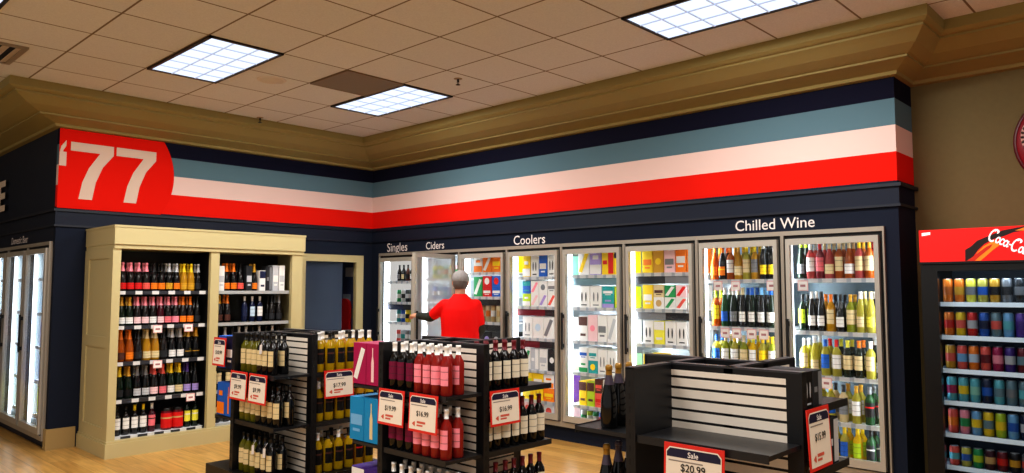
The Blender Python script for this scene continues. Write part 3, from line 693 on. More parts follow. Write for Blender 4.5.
def cabrow(sec, k, items, x=.655, pad=.03, scs=.9, y0=None):
    a_, b_ = OPEN[sec]; a_ += pad; b_ -= pad
    wt = [.6 if it is None else 1.35 if it[0] == 'j' else 1 for it in items]; pitch = (b_ - a_) / sum(wt)
    scs = min(scs, pitch / (.0892 if any(isinstance(q, str) and q[0] == 'c' for q in items) else .075))
    for j, it in enumerate(items):
        if it is None: continue
        y = a_ + (sum(wt[:j]) + wt[j] / 2) * pitch
        wh = f'{ORD[j]} on {SN[k]} shelf, {["left", "right"][sec]} cabinet side'
        gp = f'bottles on the {SN[k]} shelf of the {["left", "right"][sec]} cabinet side'
        if isinstance(it, tuple): carton(it[0], (x + .05, y, CZ[k] + .0008), PI / 2, pitch - .008, .12, it[1], wh, gp, 'gift_box')
        else:
            bottle(it, (x, y, CZ[k] + .0008), PI / 2 + random.uniform(-.15, .15), wh, gp, scs if it[0] != 'j' else .98).scale[2] *= 1.0 if it[0] == 'j' else 1.08 if k < 4 else 1.02
            if it[0] == 'c' and k < 4 and not (sec and k == 2): bottle(it, (x - .09, y + .004, CZ[k] + .0008), PI / 2 + random.uniform(-.15, .15), wh.replace(' on ', ' in back row, '), gp, scs).scale[2] *= 1.08
cabrow(0, 0, ['c/dark/red/pink', 'c/dark/red/pink', 'c/dark/red/pink', 'c/dark/coral/pink', 'c/black/orange/black', 'c/black/orange/black', 'c/black/gold/silver', 'c/black/orange/silver', 'c/gold/gold/yellow', 'c/gold/gold/yellow', 'c/black/charcoal/silver'])
cabrow(0, 1, ['c/darkgreen/white/gold', 'c/darkgreen/white/gold', 'c/dark/palepink/pink', 'c/dark/palepink/pink', 'c/dark/white/pink', 'c/burgundy/palepink/pink', 'c/dark/rose/pink', 'c/dark/pink/pink', 'c/dark/orange/orange', 'c/dark/orange/orange', 'c/black/charcoal/black'])
cabrow(0, 2, ['c/amber/brown/orange', 'c/amber/orange/orange', 'c/dark/charcoal/black', 'c/gold/cream/cream', 'c/gold/cream/cream', 'c/dark/charcoal/black', 'c/black/white/silver', 'c/black/white/silver', 'c/black/black+gold/gold', 'c/black/black+gold/gold'])
cabrow(0, 3, ['c/darkgreen/charcoal/yellow', 'c/darkgreen/black/gold', 'c/black/silver/grey', 'c/black/silver/grey', 'c/dark/palepink/coral', 'c/dark/rose/coral', 'c/darkgreen/white/yellow', 'c/darkgreen/cream/yellow', 'c/black/lilac/violet', 'c/black/lilac/black'])
cabrow(0, 4, ['b/dark/white/black', 'b/dark/white/black', 'b/black/white/yellow', 'b/black/white/yellow', 'b/burgundy/rose+dark/white', None, 'j/wine/red+tan/dark', 'j/wine/red+tan/dark', 'b/darkgreen/lemon+white/black', 'b/darkgreen/lemon+white/black'], pad=.02)
cabrow(1, 0, [('white/silver/bar', .26), 'c/black/orange/orange', 'c/black/orange/orange', 'c/black/coral/black', ('charcoal/silver/bar', .27), 'c/black/orange/gold', ('white/navy/top', .22), ('charcoal/grey/split', .27), ('silver/white/bar', .28), ('white/silver/bar', .28)], scs=.88)
cabrow(1, 1, ['c/dark/brown/gold', 'c/dark/brown/orange', None, None, 'b/navy/navy/white', 'b/navy/paleblue/white', 'b/navy/white/white', None, 'c/dark/charcoal/black', 'c/dark/charcoal/grey'], scs=.85)
cabrow(1, 2, ['c/black/charcoal/black', 'c/black/charcoal/silver', 'c/black/grey/black', 'c/black/charcoal/silver', 'c/black/grey/silver', 'c/black/charcoal/black', 'c/black/charcoal/silver', 'c/black/grey/black', 'c/black/charcoal/silver', 'c/black/charcoal/black'], scs=.88)
cabrow(1, 3, ['b/darkgreen/cream/black', 'b/darkgreen/cream/black', 'b/dark/tan/gold', None, None, None, None, None, None, None])
cabrow(1, 4, ['b/dark/cream/black', 'b/dark/tan/black', 'b/dark/cream/gold', 'b/dark/cream/black', None, None, None, None, None, None])
for j, (k, y) in enumerate(((1, -3.06), (1, -2.76), (3, -3.05), (4, -2.72), (2, -2.46))):
    if k in (3, 4): z = CZ[k - 1] - .02 if False else CZ[k - 1]
    price_card((CX - .045, y, CZ[k if k < 3 else k - 1]), PI / 2, .085, .075, ['first hanging below the second cabinet shelf', 'second hanging below the second cabinet shelf', 'over the pink-necked bottles of the cabinet', 'over the yellow-labelled bottles of the cabinet', 'beside the middle cabinet post'][j], 'price cards on the cabinet shelves')

# ------------------------------------------------------------------ inside the doorway
t = thing('notice_board', 'narrow blue board with pale notices seen through the doorway', 'board', (-.42, .015, 1.0))
MB().box(-.3, -.02, -.1, .28, 0, 1.0).build('panel', mat('notice_blue', (86, 104, 150), .6), t)
for k, (x, z, c) in enumerate(((-.1, .72, 'white'), (.1, .5, 'palepink'), (-.15, .35, 'paleblue'), (.12, .78, 'silver'), (.0, .15, 'grey'))):
    MB().box(x - .09, -.023, z, x + .09, -.021, z + .13).build('notice', paper(c), t)
t = thing('red_panel', 'tall narrow red panel standing inside the doorway', 'panel', (-.52, -.1, 0))
MB().prism([(-.14, 0, .12), (.14, 0, .12)] + [(.14 * math.cos(a * PI / 10), 0, 1.33 + .09 * math.sin(a * PI / 10)) for a in range(11)], (0, .04, 0)).build('board', mat('panel_red', (200, 30, 34), .5), t)
MB().box(-.16, -.06, 0, .16, .08, .12).build('foot', M_gasket, t)

# ------------------------------------------------------------------ pinwheel racks
SP = .0465
SCL = .94
class Rack:
    def __init__(s, xf, yf, label, levels):
        s.xf, s.yf = xf, yf
        s.t = thing('pinwheel_rack', label, 'display rack', (xf - .445, yf + .165, 0), 0, 'black pinwheel display racks')
        T = 1.22; th = .04; t = s.t
        def B(name, boxes, m, parent=None):
            b = MB()
            for q in boxes: b.box(q[0] - (xf - .445), q[1] - (yf + .165), q[2], q[3] - (xf - .445), q[4] - (yf + .165), q[5])
            return b.build(name, m, parent or t)
        s.B = B
        B('base_deck', [(xf - .93, yf - .32, .03, xf + .04, yf + .65, .235), (xf - .90, yf - .29, 0, xf + .01, yf + .62, .03)], M_rack)
        # four panels, each with slats on the face of its bay
        for k in range(4):
            c, sn = [(1, 0), (0, 1), (-1, 0), (0, -1)][k]
            q = link('slat_panel', None, t, (0, 0, 0), k * PI / 2)
            b = MB(); b.box(-.165, -.165, .235, .445, -.165 + th, T, 0)
            o = b.build('slat_panel', M_rack, t, (0, 0, 0), k * PI / 2)
            bpy.data.objects.remove(q)
            m = MB(); z = T - .06; first = True
            top = T - .022
            while top > .26:
                bot = max(top - (.024 if first else SP - .011), .25)
                m.box(-.14, -.1665, bot, .39, -.165, top); top = bot - .011; first = False
            m.build('slats', M_slat, o)
            u = MB(); u.box(.445, -.168, .235, .455, -.165 + th + .003, T + .004)
            for i in range(17): u.box(.4545, -.152, .3 + i * .053, .4556, -.143, .325 + i * .053, 1); u.box(.4545, -.142 + .01, .3 + i * .053, .4556, -.133, .325 + i * .053, 1)
            u.build('slotted_upright', [M_rack, M_rackin], o)
            r = MB(); r.box(-.165, -.167, T, .455, -.165 + th + .002, T + .008); r.build('top_rail', mat('rail_sheen', (66, 66, 70), .35, .3), o)  # grey colour paints the sheen along the black metal rim
            for z in levels[k]:
                ue = .443 if abs(z - .95) < .01 or abs(z - .6) < .01 else .33
                sh = MB(); sh.box(-.12, -.445, z - .018, ue, -.168, z); sh.box(-.12, -.447, z - .028, ue, -.443, z + .004)
                sh.build('shelf', mat('shelf_black', (30, 31, 34), .35, .0, .5), o)
        B('core_floor', [(xf - .57, yf + .04, 1.02, xf - .32, yf + .29, 1.03)], M_rackin)
    def pos(s, k, u, v):
        xf, yf = s.xf, s.yf
        return [(xf - .61 + u, yf - v), (xf - .28 + v, yf + u), (xf - .28 - u, yf + .33 + v), (xf - .61 - v, yf + .33 - u)][k]
    def row(s, k, z, items, v, u0, pitch, where, group, sc=1, jit=.004):
        for j, it in enumerate(items):
            if it is None: continue
            p = s.pos(k, u0 + j * pitch, v + random.uniform(-jit, jit))
            bottle(it, (p[0], p[1], z + .0008), k * PI / 2 + random.uniform(-.2, .2), f'{ORD[j]} {where}', group, sc, 1)
    def boxes(s, k, z, items, v, u0, pitch, d, h, where, group):
        for j, it in enumerate(items):
            p = s.pos(k, u0 + j * pitch, v)
            carton(it, (p[0], p[1], z + .0008), k * PI / 2, pitch - .004, d, h, f'{ORD[j]} {where}', group)
    def endboxes(s, z, items, wd, d, h, where, group):
        """cartons on the left bay, fronts to its open end"""
        for j, it in enumerate(items):
            carton(it, (s.xf - .61 - .017 - (len(items) - j - .5) * wd, s.yf - .272, z + .0052), 0, wd - .004, d, h, f'{ORD[j]} {where}', group)

def sale_sign(loc, rz, price, label, w_=.25, h_=.205, tilt=.05, pz=.112):
    o = MB().box(-w_ / 2, 0, -h_, w_ / 2, .004, 0).build('sale_sign', mat('sign_red', (226, 48, 36), .4), None, loc, rz)
    o.rotation_euler = (-tilt, 0, rz); o.location += Vector((math.sin(rz), -math.cos(rz), 0)) * .01
    tag(o, label, 'price sign', 'red bordered sale signs')
    a = w_ / 2 - .010; y = -.0012
    c = [(-a, -h_ + .014), (a, -h_ + .014), (a, -.03), (a - .016, -.014), (-a + .016, -.014), (-a, -.03)]
    MB().poly([(x, y, z) for x, z in c]).build('card', mat('sign_card', (244, 232, 216), .5), o)
    hb = [(-a + .004, -.052), (a - .004, -.052), (a - .004, -.034), (a - .018, -.019), (-a + .018, -.019), (-a + .004, -.034)]
    MB().poly([(x, y - .0008, z) for x, z in hb]).build('header_band', mat('sign_navy', (26, 24, 58), .5), o)
    text('header_lettering', 'Sale', .045, mat('sign_white', (246, 240, 236), .5), o, (0, y - .001, -.037), ext=.001, bold=.015)
    text('price_lettering', price, .105, mat('sign_ink', (22, 20, 22), .6), o, (0, y - .001, -pz), ext=.001, bold=.01, height=.034)
    MB().quad((-a + .012, y - .001, -.068), (a * .35, y - .001, -.068), (a * .35, y - .001, -.063), (-a + .012, y - .001, -.063)).build('small_print', mat('sign_grey', (150, 140, 132), .6), o)
    e = MB(); e.poly([(-a * .62 + .014 * math.cos(k * PI / 3) * (1.2 if k % 2 else .7), y - .001, -h_ + .045 + .014 * math.sin(k * PI / 3) * (1.2 if k % 2 else .7)) for k in range(6)])
    e.quad((-a * .4, y - .001, -h_ + .05), (a * .25, y - .001, -h_ + .05), (a * .25, y - .001, -h_ + .062), (-a * .4, y - .001, -h_ + .062))
    e.quad((-a * .4, y - .001, -h_ + .034), (a * .05, y - .001, -h_ + .034), (a * .05, y - .001, -h_ + .043), (-a * .4, y - .001, -h_ + .043))
    e.build('red_emblem', mat('sign_emblem', (212, 96, 76), .5), o)
    return o

LV = [.95, .60]
# left rack
A = Rack(3.56, -3.08, 'farthest left black pinwheel rack of red and golden wine', [LV, LV, LV, LV])
wine_c, whw = 'b/black/cream/black', 'b/straw/cream/black'
for z, wd in ((.95, 'upper'), (.60, 'middle'), (.235, 'lower')):
    base = ['b/olive/cream/black', 'b/olive/cream/black', 'b/olive/cream/black'] + [wine_c] * (3 if z > .9 else 4 if z > .5 else 3)
    A.row(0, z, base, .225, .086, .079, f'in front row, {wd} shelf, left rack front', f'wine on the {wd} shelf of the left rack front', SCL)
    A.row(0, z, base[:], .14, .086, .079, f'in back row, {wd} shelf, left rack front', f'wine on the {wd} shelf of the left rack front', SCL)
    gold_ = ['b/honey/black+brown/white', 'b/honey/black+brown/black', 'b/honey/black+brown/white', 'b/honey/black+brown/black', 'b/gold/black+red/white', 'b/honey/black+brown/white']
    A.row(1, z, gold_, .225, .095, .088, f'in front row, {wd} shelf, left rack right side', f'golden wine on the {wd} shelf of the left rack', .96)
    A.row(1, z, [gold_[(j + 1) % 6] for j in range(6)], .13, .095, .088, f'in back row, {wd} shelf, left rack right side', f'golden wine on the {wd} shelf of the left rack', .96)
A.endboxes(.95, ['blue/red/low', 'navy/white/bar'], .125, .2, .24, 'blue carton on upper shelf, left rack left side', 'cartons on the left side of the left rack')
A.endboxes(.60, ['blue/orange/low', 'blue/orange/bottle'], .125, .2, .24, 'blue carton on middle shelf, left rack left side', 'cartons on the left side of the left rack')
sale_sign((3.08, -3.36 - .008, .955), 0, '$9.99', 'sale sign reading 9.99, left of the pair on the left rack', .25, .205)
sale_sign((3.36, -3.36 - .008, .955), 0, '$9.99', 'sale sign reading 9.99, right of the pair on the left rack', .25, .205)
sale_sign((3.568, -2.86, .965), PI / 2, '$17.99', 'sale sign reading 17.99 in front of the golden bottles', .25, .2)
sale_sign((2.79, -3.38, 1.185), 0, '$10.99', 'sale sign beside the blue cartons at the left rack edge', .2, .21)
for j, (u, z, hh) in enumerate(((.39, .95, .19), (.31, .235, .2), (.47, .235, .2))):
    p = A.pos(0, u, .278)
    o = MB().poly([(-.016, 0, -.05), (.02, 0, -.045), (.028, -.002, .02), (-.008, -.002, .015)]).build('neck_tag', mat('tag_white', (236, 232, 232), .5), None, (p[0], p[1] + .004, z + hh))
    tag(o, ['white neck tag on a dark bottle of the upper shelf, left rack', 'left white neck tag on the lower shelf, left rack', 'right white neck tag on the lower shelf, left rack'][j], 'tag', 'white neck tags')
    MB().tube((.01, -.002, .018), (.012, .02, .05), .0015, seg=5).build('loop', mat('tag_white', (236, 232, 232), .5), o)
# middle rack
Bk = Rack(5.14, -2.92, 'middle black pinwheel rack of pink and red wine', [LV, LV, LV, LV])
mg, pk, rw = 'b/black/plum/white', 'b/ruby/pink/white', 'b/black/ivory/wine'
for z, wd in ((.95, 'upper'), (.60, 'middle'), (.235, 'lower')):
    a_ = [mg, mg, mg] + [pk] * (4 if z > .9 else 4)
    Bk.row(0, z, a_, .232, .086, .0785, f'in front row, {wd} shelf, middle rack front', f'wine on the {wd} shelf of the middle rack front', SCL)
    Bk.row(0, z, a_, .145, .086, .0785, f'in back row, {wd} shelf, middle rack front', f'wine on the {wd} shelf of the middle rack front', SCL)
    n = 5 if z > .9 else 7
    Bk.row(1, z, [rw] * n, .225, .085, .078, f'in front row, {wd} shelf, middle rack right side', f'red wine on the {wd} shelf of the middle rack', .96)
    if z > .9: Bk.row(1, z, [rw] * 4, .14, .085, .078, f'in back row, {wd} shelf, middle rack right side', f'red wine on the {wd} shelf of the middle rack', .96)
Bk.endboxes(.95, ['magenta/white/wave', 'magenta/palepink/bottle'], .14, .2, .255, 'on upper shelf, middle rack left side', 'wine cartons on the left side of the middle rack')
Bk.endboxes(.60, ['azure/skyblue/bar', 'azure/cream/bottle'], .155, .2, .265, 'on middle shelf, middle rack left side', 'wine cartons on the left side of the middle rack')
Bk.endboxes(.235, ['violet/white/top', 'violet/lilac/bar'], .14, .2, .2, 'on lower shelf, middle rack left side', 'wine cartons on the left side of the middle rack')
sale_sign((4.67, -3.2 - .008, .955), 0, '$19.99', 'sale sign reading 19.99 under the dark magenta bottles', .245, .21)
sale_sign((4.965, -3.2 - .008, .955), 0, '$16.99', 'sale sign reading 16.99 under the pink bottles, left of rack corner', .25, .215)
sale_sign((5.148, -2.755, .955), PI / 2, '$16.99', 'sale sign reading 16.99 under the red wine, right of rack corner', .25, .205)
# near rack
Ck = Rack(7.068, -3.085, 'nearest black pinwheel rack with an empty pale slatted front', [LV, [1.075, .82, .5], LV, LV])
Ck.row(3, .95, ['c/black/charcoal+silver/brass+dusk', 'c/black/charcoal+silver/brass+dusk', 'c/black/charcoal/brass+dusk'], .145, .385, .08, 'from right on upper shelf, near rack left side', 'sparkling wine on the near rack', .86)
Ck.row(3, .60, ['c/black/charcoal/silver', 'c/black/charcoal/dusk', 'c/black/charcoal/brass+dusk'], .165, .36, .088, 'from right on middle shelf, near rack left side', 'sparkling wine on the near rack', .88)
Ck.boxes(1, 1.075, ['black/silver/marks', 'charcoal/grey/split'], .272, .1, .095, .19, .145, 'dark gift box on upper shelf, near rack right side', 'dark gift boxes on the near rack')
Ck.boxes(1, .82, ['black/white/marks', 'black/silver/bar', 'charcoal/silver/split'], .272, .105, .12, .2, .19, 'dark gift box on middle shelf, near rack right side', 'dark gift boxes on the near rack')
sale_sign((6.775, -3.365 - .012, .95), 0, '$20.99', 'large looking sale sign reading 20.99 on the near rack front', .258, .22, pz=.09)
sale_sign((7.085, -2.985, 1.085), PI / 2, '$15.99', 'steeply angled sale sign on the near rack right side', .22, .235)

# ------------------------------------------------------------------ can fridge
FX0, FX1, FYF, FYB = 6.805, 7.60, -.42, .28
t = thing('drinks_fridge', 'black glass door can fridge with red cola header', 'fridge', ((FX0 + FX1) / 2, FYF, 0))
fx = (FX0 + FX1) / 2
def fb(name, boxes, m, parent=t):
    b = MB()
    for q in boxes: b.box(q[0] - fx, q[1] - FYF, q[2], q[3] - fx, q[4] - FYF, q[5])
    return b.build(name, m, parent)
M_fr = mat('fridge_black', (10, 10, 12), .35)
fb('cabinet', [(FX0, FYF + .05, .05, FX0 + .04, FYB, 1.72), (FX1 - .04, FYF + .05, .05, FX1, FYB, 1.72), (FX0 + .04, FYB - .04, .05, FX1 - .04, FYB, 1.72), (FX0, FYF + .05, 1.68, FX1, FYB, 1.72), (FX0, FYF + .02, 0, FX1, FYB, .3)], M_fr)
hd = fb('header_sign', [(FX0, FYF - .01, 1.73, FX1, FYB, 1.945)], mat('cola_red', (232, 18, 14), .35, emit=.35))
fb('header_rim', [(FX0 - .004, FYF - .014, 1.715, FX1 + .004, FYB, 1.73)], M_fr)
# bottle artwork on the header
def art(pts, m, name, y, parent=hd):
    q = MB(); q.poly([(p[0] - fx, FYF - .01 - y - FYF, p[1]) for p in pts]); return q.build(name, m, parent)
art([(7.073, 1.732), (7.075, 1.804), (7.107, 1.824), (7.145, 1.861), (7.208, 1.888), (7.285, 1.92), (7.345, 1.93), (7.42, 1.943), (7.599, 1.943), (7.599, 1.925), (7.42, 1.915), (7.344, 1.905), (7.294, 1.884), (7.233, 1.866), (7.186, 1.839), (7.148, 1.801), (7.12, 1.76), (7.1, 1.732)], mat('art_dark', (34, 14, 16), .4), 'bottle_art', .001)
art([(7.118, 1.732), (7.14, 1.783), (7.18, 1.824), (7.227, 1.853), (7.255, 1.849), (7.267, 1.827), (7.23, 1.798), (7.182, 1.752), (7.16, 1.732)], mat('art_orange', (246, 140, 30), .4, emit=.2), 'bottle_orange', .002)  # printed orange and red areas of the bottle artwork
art([(7.08, 1.732), (7.104, 1.748), (7.147, 1.783), (7.195, 1.82), (7.231, 1.837), (7.215, 1.811), (7.162, 1.765), (7.128, 1.732)], mat('art_red', (206, 40, 14), .4, emit=.2), 'bottle_red', .003)
art([(7.352, 1.915), (7.40, 1.932), (7.52, 1.938), (7.54, 1.926), (7.42, 1.912)], mat('art_orange', (246, 140, 30), .4, emit=.2), 'cap_orange', .002)
# brush script strokes along the bottle
def ribbon(m, pts, w_):
    for a_, b_ in zip(pts, pts[1:]):
        d = Vector((b_[0] - a_[0], b_[1] - a_[1])); L = d.length or 1e-6; d /= L; nn = Vector((-d.y, d.x)) * w_ / 2
        e = d * w_ * .3
        m.quad((a_[0] - e.x + nn.x, 0, a_[1] - e.y + nn.y), (a_[0] - e.x - nn.x, 0, a_[1] - e.y - nn.y), (b_[0] + e.x - nn.x, 0, b_[1] + e.y - nn.y), (b_[0] + e.x + nn.x, 0, b_[1] + e.y + nn.y))
def arcp(cx, cy, rx, ry, a0, a1, n=12): return [(cx + rx * math.cos(a0 + (a1 - a0) * i / n), cy + ry * math.sin(a0 + (a1 - a0) * i / n)) for i in range(n + 1)]
sc_ = MB(); D = math.radians
def letters(x, s_):
    for ch in s_:
        if ch == 'C': ribbon(sc_, arcp(x + .5, .5, .5, .62, D(50), D(310)), .2); ribbon(sc_, arcp(x + .62, .98, .25, .16, D(-60), D(200)), .12); x += 1.05
        elif ch in 'oa':
            ribbon(sc_, arcp(x + .25, .25, .24, .28, 0, 2 * PI), .17); x += .5
            if ch == 'a': ribbon(sc_, [(x + .02, .52), (x, .1), (x + .12, -.02), (x + .22, .08)], .16); x += .22
            else: x += .08
        elif ch == 'c': ribbon(sc_, arcp(x + .25, .25, .24, .28, D(50), D(310)), .17); x += .52
        elif ch == 'l': ribbon(sc_, [(x + .05, -.0), (x + .1, .6), (x + .28, 1.05), (x + .34, .8), (x + .12, .2), (x + .2, -.02), (x + .32, .06)], .14); x += .38
        elif ch == '-': ribbon(sc_, [(x + .02, .3), (x + .3, .32)], .15); x += .38
    return x
xe = letters(0, 'Coca-Cola')
K = .25 / xe; ang = D(-29)
sc_.v = [((x * K) * math.cos(ang) - (z * K * 1.5) * math.sin(ang) + 7.205 - fx, -.0145, (x * K) * math.sin(ang) + (z * K * 1.5) * math.cos(ang) + 1.872) for x, y, z in sc_.v]
sc_.build('script_lettering', mat('script_white', (244, 240, 240), .4, emit=.3), hd)
art([(6.823, 1.905), (6.875, 1.912), (6.875, 1.93), (6.823, 1.926)], mat('script_white', (244, 240, 240), .4, emit=.3), 'corner_mark', .002)
d = fb('door', [(FX0, FYF, .3, FX0 + .1, FYF + .045, 1.71), (FX1 - .1, FYF, .3, FX1, FYF + .045, 1.71), (FX0 + .1, FYF, .3, FX1 - .1, FYF + .045, .39 - .05), (FX0 + .1, FYF, 1.67, FX1 - .1, FYF + .045, 1.71)], M_fr)
MB().quad((FX0 + .1 - fx, .02, .34), (FX1 - .1 - fx, .02, .34), (FX1 - .1 - fx, .02, 1.67), (FX0 + .1 - fx, .02, 1.67)).build('glass_pane', glass_mat('fridge_glass', 0, (.86, .93, 1), .35), d)
MB().box(FX1 - .07 - fx, -.05, .8, FX1 - .045 - fx, -.0, 1.3).build('handle', M_gasket, d)
fb('interior', [(FX0 + .04, FYB - .06, .31, FX1 - .04, FYB - .04, 1.68)], mat('fridge_inside', (52, 62, 74), .6))
FZ = [1.46, 1.24, 1.02, .81, .60, .39]
for z in FZ:
    s = fb('shelf', [(FX0 + .045, FYF + .075, z - .012, FX1 - .045, FYB - .08, z)], mat('fridge_shelf', (150, 160, 170), .4, .2))
    fb('price_channel', [(FX0 + .045, FYF + .066, z - .026, FX1 - .045, FYF + .075, z + .004)], mat('fridge_channel', (222, 234, 240), .4), s)
area((fx, FYF + .055, 1.655), .6, .03, 1.1, (.75, .88, 1), (D(22), 0, 0), 'fridge_lamp')
for x_ in (FX0 + .055, FX1 - .055): area((x_, FYF + .06, 1.0), .02, 1.3, 1.15, (.72, .87, 1), (PI / 2, 0, 0), 'fridge_lamp')
CANS = [['orange/amber', 'orange/gold', 'lemon/grey', 'straw/blue', 'gold/dark', 'grey/charcoal', 'charcoal/grey', 'bluegrey/white', 'grey/white'],
        ['orange/red', 'yellow/coral', 'red/silver', 'blue/navy', 'bluegrey/coral', 'skyblue/aqua', 'purple/violet', 'aqua/silver', 'bluegrey/navy'],
        ['gold/coral', 'coral/skyblue', 'orange/paleblue', 'coral/wine', 'magenta/pink', 'violet/silver', 'wine/bluegrey', 'pink/violet', 'magenta/wine'],
        ['aqua/magenta', 'aqua/yellow', 'aqua/mint', 'navy/blue', 'aqua/bluegrey', 'bluegrey/grey', 'bluegrey/aqua', 'aqua/paleblue', 'aqua/grey'],
        ['coral/orange', 'pink/green', 'skyblue/yellow', 'yellow/bluegrey', 'lime/yellow', 'skyblue/blue', 'navy/silver', 'dark/navy', 'navy/skyblue'],
        ['coral/aqua', 'straw/blue', 'green/lime', 'burgundy/tan', 'wine/red', 'dark/gold', 'grey/coral', 'charcoal/grey', 'dark/silver']]
for k, row in enumerate(CANS):
    for j, s_ in enumerate(row):
        can(s_, (FX0 + .133 + j * .0672, FYF + .115, FZ[k] + .0008), random.uniform(0, 6), f'{ORD[j]} from left on fridge shelf {["one", "two", "three", "four", "five", "six"][k]} from top', f'cans on fridge shelf {k + 1}', .158 if k != 5 else .125, .0305)

# ------------------------------------------------------------------ round wall disc
t = thing('wall_disc', 'dark red round button sign on the tan wall at right', 'sign', (7.58, YB - .004, 2.60))
dm = MB(); dm.lathe([(.001, .05), (.2, .045), (.30, .03), (.345, 0)], 40)
dm.v = [(x, -z, y) for x, y, z in dm.v]
dm.build('disc', mat('disc_red', (140, 10, 30), .35), t)
rm = MB(); rm.lathe([(.335, .012), (.35, .012), (.355, 0)], 40); rm.v = [(x, -z, y) for x, y, z in rm.v]
rm.build('rim', mat('disc_rim', (90, 8, 22), .4), t)
sv = MB(); sc_ = sv
xe = letters(0, 'Coca-Cola'); K = .54 / xe
sv.v = [(x * K - .29, -.052, z * K * 1.6 - .04) for x, y, z in sv.v]
sv.build('script_lettering', mat('disc_script', (226, 180, 170), .5), t)

# ------------------------------------------------------------------ person
PX, PY = 2.485, -.665
F_ = Vector((-.69, .724, 0)).normalized(); R_ = Vector((F_.y, -F_.x, 0))
person = MB()
def hand(m, wrist, d, up, side, s_=1.0, curl=.9):
    """palm with four fingers of different length and a thumb. d: pointing direction, up: back of hand, side: thumb side"""
    d, up, side = d.normalized(), up.normalized(), side.normalized()
    w0 = Vector(wrist)
    for k in range(4):
        o = side * (.03 - .02 * k)
        m.capsule(w0 + o * .6, w0 + d * .09 + o, .016, .0125)
    for k, L in enumerate((.068, .078, .072, .056)):
        p = w0 + d * .088 + side * (.031 - .0205 * k)
        a1 = curl * .55; a2 = curl * 1.25; a3 = curl * 1.9
        for a_, f_, r_ in ((a1, .45, .0098), (a2, .32, .009), (a3, .26, .0082)):
            q = p + (d * math.cos(a_) - up * math.sin(a_)) * L * f_
            m.capsule(p, q, r_, r_ * .94, 8); p = q
    p = w0 + d * .03 + side * .03
    q = p + (d * .55 + side * .65 - up * .35).normalized() * .042; m.capsule(p, q, .0135, .011, 8)
    r2 = q + (d * .85 + side * .05 - up * .55).normalized() * .034; m.capsule(q, r2, .0108, .009, 8)
# local frame: x right, y forward, z up
SHL, SHR = Vector((-.16, 0, 1.378)), Vector((.16, 0, 1.378))
ELL, WRL = Vector((-.325, .12, 1.25)), Vector((-.475, .262, 1.262))
ELR, WRR = Vector((.215, .02, 1.13)), Vector((.17, .24, 1.02))
body = MB()
body.loft([(0, 0, .86, .15, .11), (0, 0, .92, .175, .125), (0, .01, 1.02, .17, .125), (0, .012, 1.12, .172, .125), (0, .008, 1.25, .188, .13), (0, 0, 1.34, .172, .115), (0, -.005, 1.41, .12, .085), (0, 0, 1.48, .075, .07)])
body.capsule((0, 0, 1.44), (0, .012, 1.57), .062, .056)
body.ell((0, .03, 1.625), (.076, .098, .118)); body.ell((0, .065, 1.565), (.055, .06, .06))
body.capsule((0, .125, 1.63), (0, .142, 1.605), .012, .016)
for s_ in (-1, 1): body.ell((s_ * .078, .02, 1.62), (.012, .025, .033))
for sh, el, wr in ((SHL, ELL, WRL), (SHR, ELR, WRR)):
    body.capsule(sh, el, .048, .043); body.capsule(el, wr, .043, .029)
hand(body, WRL, (WRL - ELL), Vector((-.3, -.3, .9)), Vector((.6, .7, .3)), curl=.7)
hand(body, WRR, (WRR - ELR), Vector((.7, 0, .7)), Vector((-.6, 0, .7)), curl=.6)
for s_ in (-1, 1):
    body.capsule((s_ * .09, 0, .88), (s_ * .105, .01, .49), .088, .058); body.capsule((s_ * .105, .01, .49), (s_ * .11, -.02, .09), .056, .04)
    body.capsule((s_ * .11, -.04, .05), (s_ * .125, .14, .035), .038, .03)
def finish(mb, name, m, vox, parent=None, smooth=2):
    o = mb.build(name, m, parent)
    r = o.modifiers.new('join', 'REMESH'); r.mode = 'VOXEL'; r.voxel_size = vox; r.use_smooth_shade = True
    s_ = o.modifiers.new('soften', 'SMOOTH'); s_.iterations = smooth; s_.factor = .5
    return o
P = finish(body, 'person', mat('skin', (206, 150, 122), .55), .0065, None, 1)
P.location = (PX, PY, 0); P.rotation_euler = (0, 0, math.atan2(-R_.y, -R_.x) + PI)
tag(P, 'person in red polo and grey cap reaching left to the open cooler door', 'person')
sh = MB()
sh.loft([(0, .005, .88, .205, .15), (0, .008, .98, .2, .148), (0, .012, 1.1, .2, .147), (0, .008, 1.25, .208, .15), (0, 0, 1.34, .198, .137), (0, -.004, 1.41, .15, .11), (0, 0, 1.475, .088, .082), (0, .003, 1.50, .074, .07)])
for a_, b_, in ((SHL, ELL), (SHR, ELR)): sh.capsule(a_, a_ + (b_ - a_) * .72, .07, .062)
sh = finish(sh, 'polo_shirt', mat('polo_red', (232, 14, 12), .75, spec=.2), .011, P, 6); sh['label'] = 'red short-sleeved polo shirt'
ls = MB()
for a_, b_, w_ in ((SHL, ELL, WRL), (SHR, ELR, WRR)):
    q = MB(); q.capsule(a_ + (b_ - a_) * .55, b_, .056, .052); q.capsule(b_, b_ + (w_ - b_) * .95, .052, .037)
    q = finish(q, 'sleeve', mat('sleeve_dark', (40, 44, 38), .85), .009, P, 3); q['label'] = 'dark green-grey long undersleeve'
tr = MB(); tr.loft([(0, 0, .84, .17, .125), (0, 0, .9, .185, .135), (0, .004, .98, .182, .134)])
for s_ in (-1, 1): tr.capsule((s_ * .092, 0, .86), (s_ * .108, .01, .49), .1, .075); tr.capsule((s_ * .108, .01, .49), (s_ * .112, -.02, .1), .074, .062)
finish(tr, 'trousers', mat('trouser_dark', (26, 26, 30), .8), .012, P, 3)
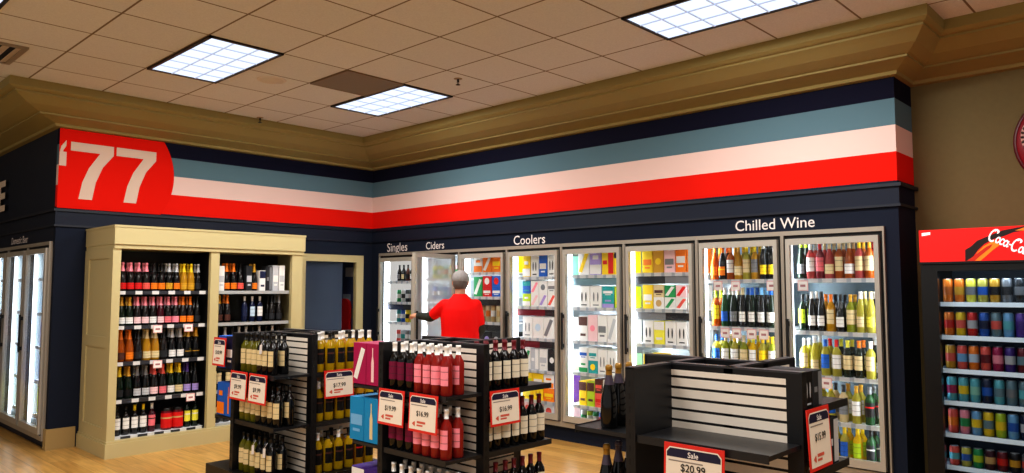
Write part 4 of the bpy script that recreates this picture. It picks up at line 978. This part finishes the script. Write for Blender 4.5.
for s_ in (-1, 1):
    q = MB(); q.capsule((s_ * .112, -.05, .05), (s_ * .13, .17, .042), .05, .042); q.box(s_ * .112 - .045, -.09, 0, s_ * .13 + .035, .2, .025)
    finish(q, 'shoe', mat('shoe_black', (18, 18, 20), .6), .008, P, 2)
cap = MB(); cap.ell((0, .02, 1.655), (.094, .113, .096), z0=-.18, z1=1)
cap.loft([(0, .15, 1.652, .075, .06), (0, .155, 1.66, .07, .055)])
c_ = finish(cap, 'cap', mat('cap_grey', (158, 152, 150), .85, noise=.3, nscale=60), .008, P, 2); c_['label'] = 'light grey cap'
hr = MB(); hr.ell((0, .012, 1.615), (.08, .098, .1), z0=-.45, z1=.5); finish(hr, 'hair', mat('hair_grey', (96, 84, 78), .9), .008, P, 2).location = (0, -.006, 0)
for s_ in (-1, 1):
    e = MB(); e.ell((s_ * .03, .118, 1.63), (.011, .01, .009)); e.build('eye', mat('eye_white', (230, 226, 222), .3), P)
MB().ell((0, .122, 1.567), (.022, .006, .006)).build('mouth', mat('lip', (164, 92, 84), .5), P)

# ------------------------------------------------------------------ lights
for x, y, p in ((px0(3), py0(-6) + TILE / 2, 45), (px0(3), py0(-3) + TILE / 2, 45), (px0(9), py0(-3) + TILE / 2, 50), (px0(4), py0(-9) + TILE / 2, 40), (px0(8), py0(-9) + TILE / 2, 45), (px0(12), py0(-6) + TILE / 2, 42), (px0(12), py0(-12) + TILE / 2, 45)):  # lamps past the modelled troffers are added out of view for lighting
    area((x, y, ZC - .02), 1.15, .55, p, (1, .98, .95), (0, 0, 0), 'troffer_lamp')
wd = bpy.data.worlds.new('world'); scene.world = wd; wd.use_nodes = True
wd.node_tree.nodes['Background'].inputs[0].default_value = (1, .97, .93, 1); wd.node_tree.nodes['Background'].inputs[1].default_value = .5

# ------------------------------------------------------------------ camera
cd = bpy.data.cameras.new('camera'); cam = bpy.data.objects.new('camera', cd); COL.objects.link(cam)
cd.sensor_width = 36; cd.lens = 744.7 / 1024 * 36; cd.clip_start = .05
cam.location = (8.27, -5.97, 1.55)
pitch = math.atan(52.5 / 744.7); yaw = math.radians(46.4746)
fw = Vector((-math.cos(yaw) * math.cos(pitch), math.sin(yaw) * math.cos(pitch), math.sin(pitch)))
cam.rotation_euler = fw.to_track_quat('-Z', 'Y').to_euler()
scene.camera = cam
scene.view_settings.view_transform = 'Standard'
for lk in ('Medium High Contrast', 'AgX - Medium High Contrast', 'None'):
    try: scene.view_settings.look = lk; break
    except TypeError: pass
scene.cycles.use_denoising = True
scene.cycles.max_bounces = 8; scene.cycles.transparent_max_bounces = 16
scene.cycles.sample_clamp_indirect = 4
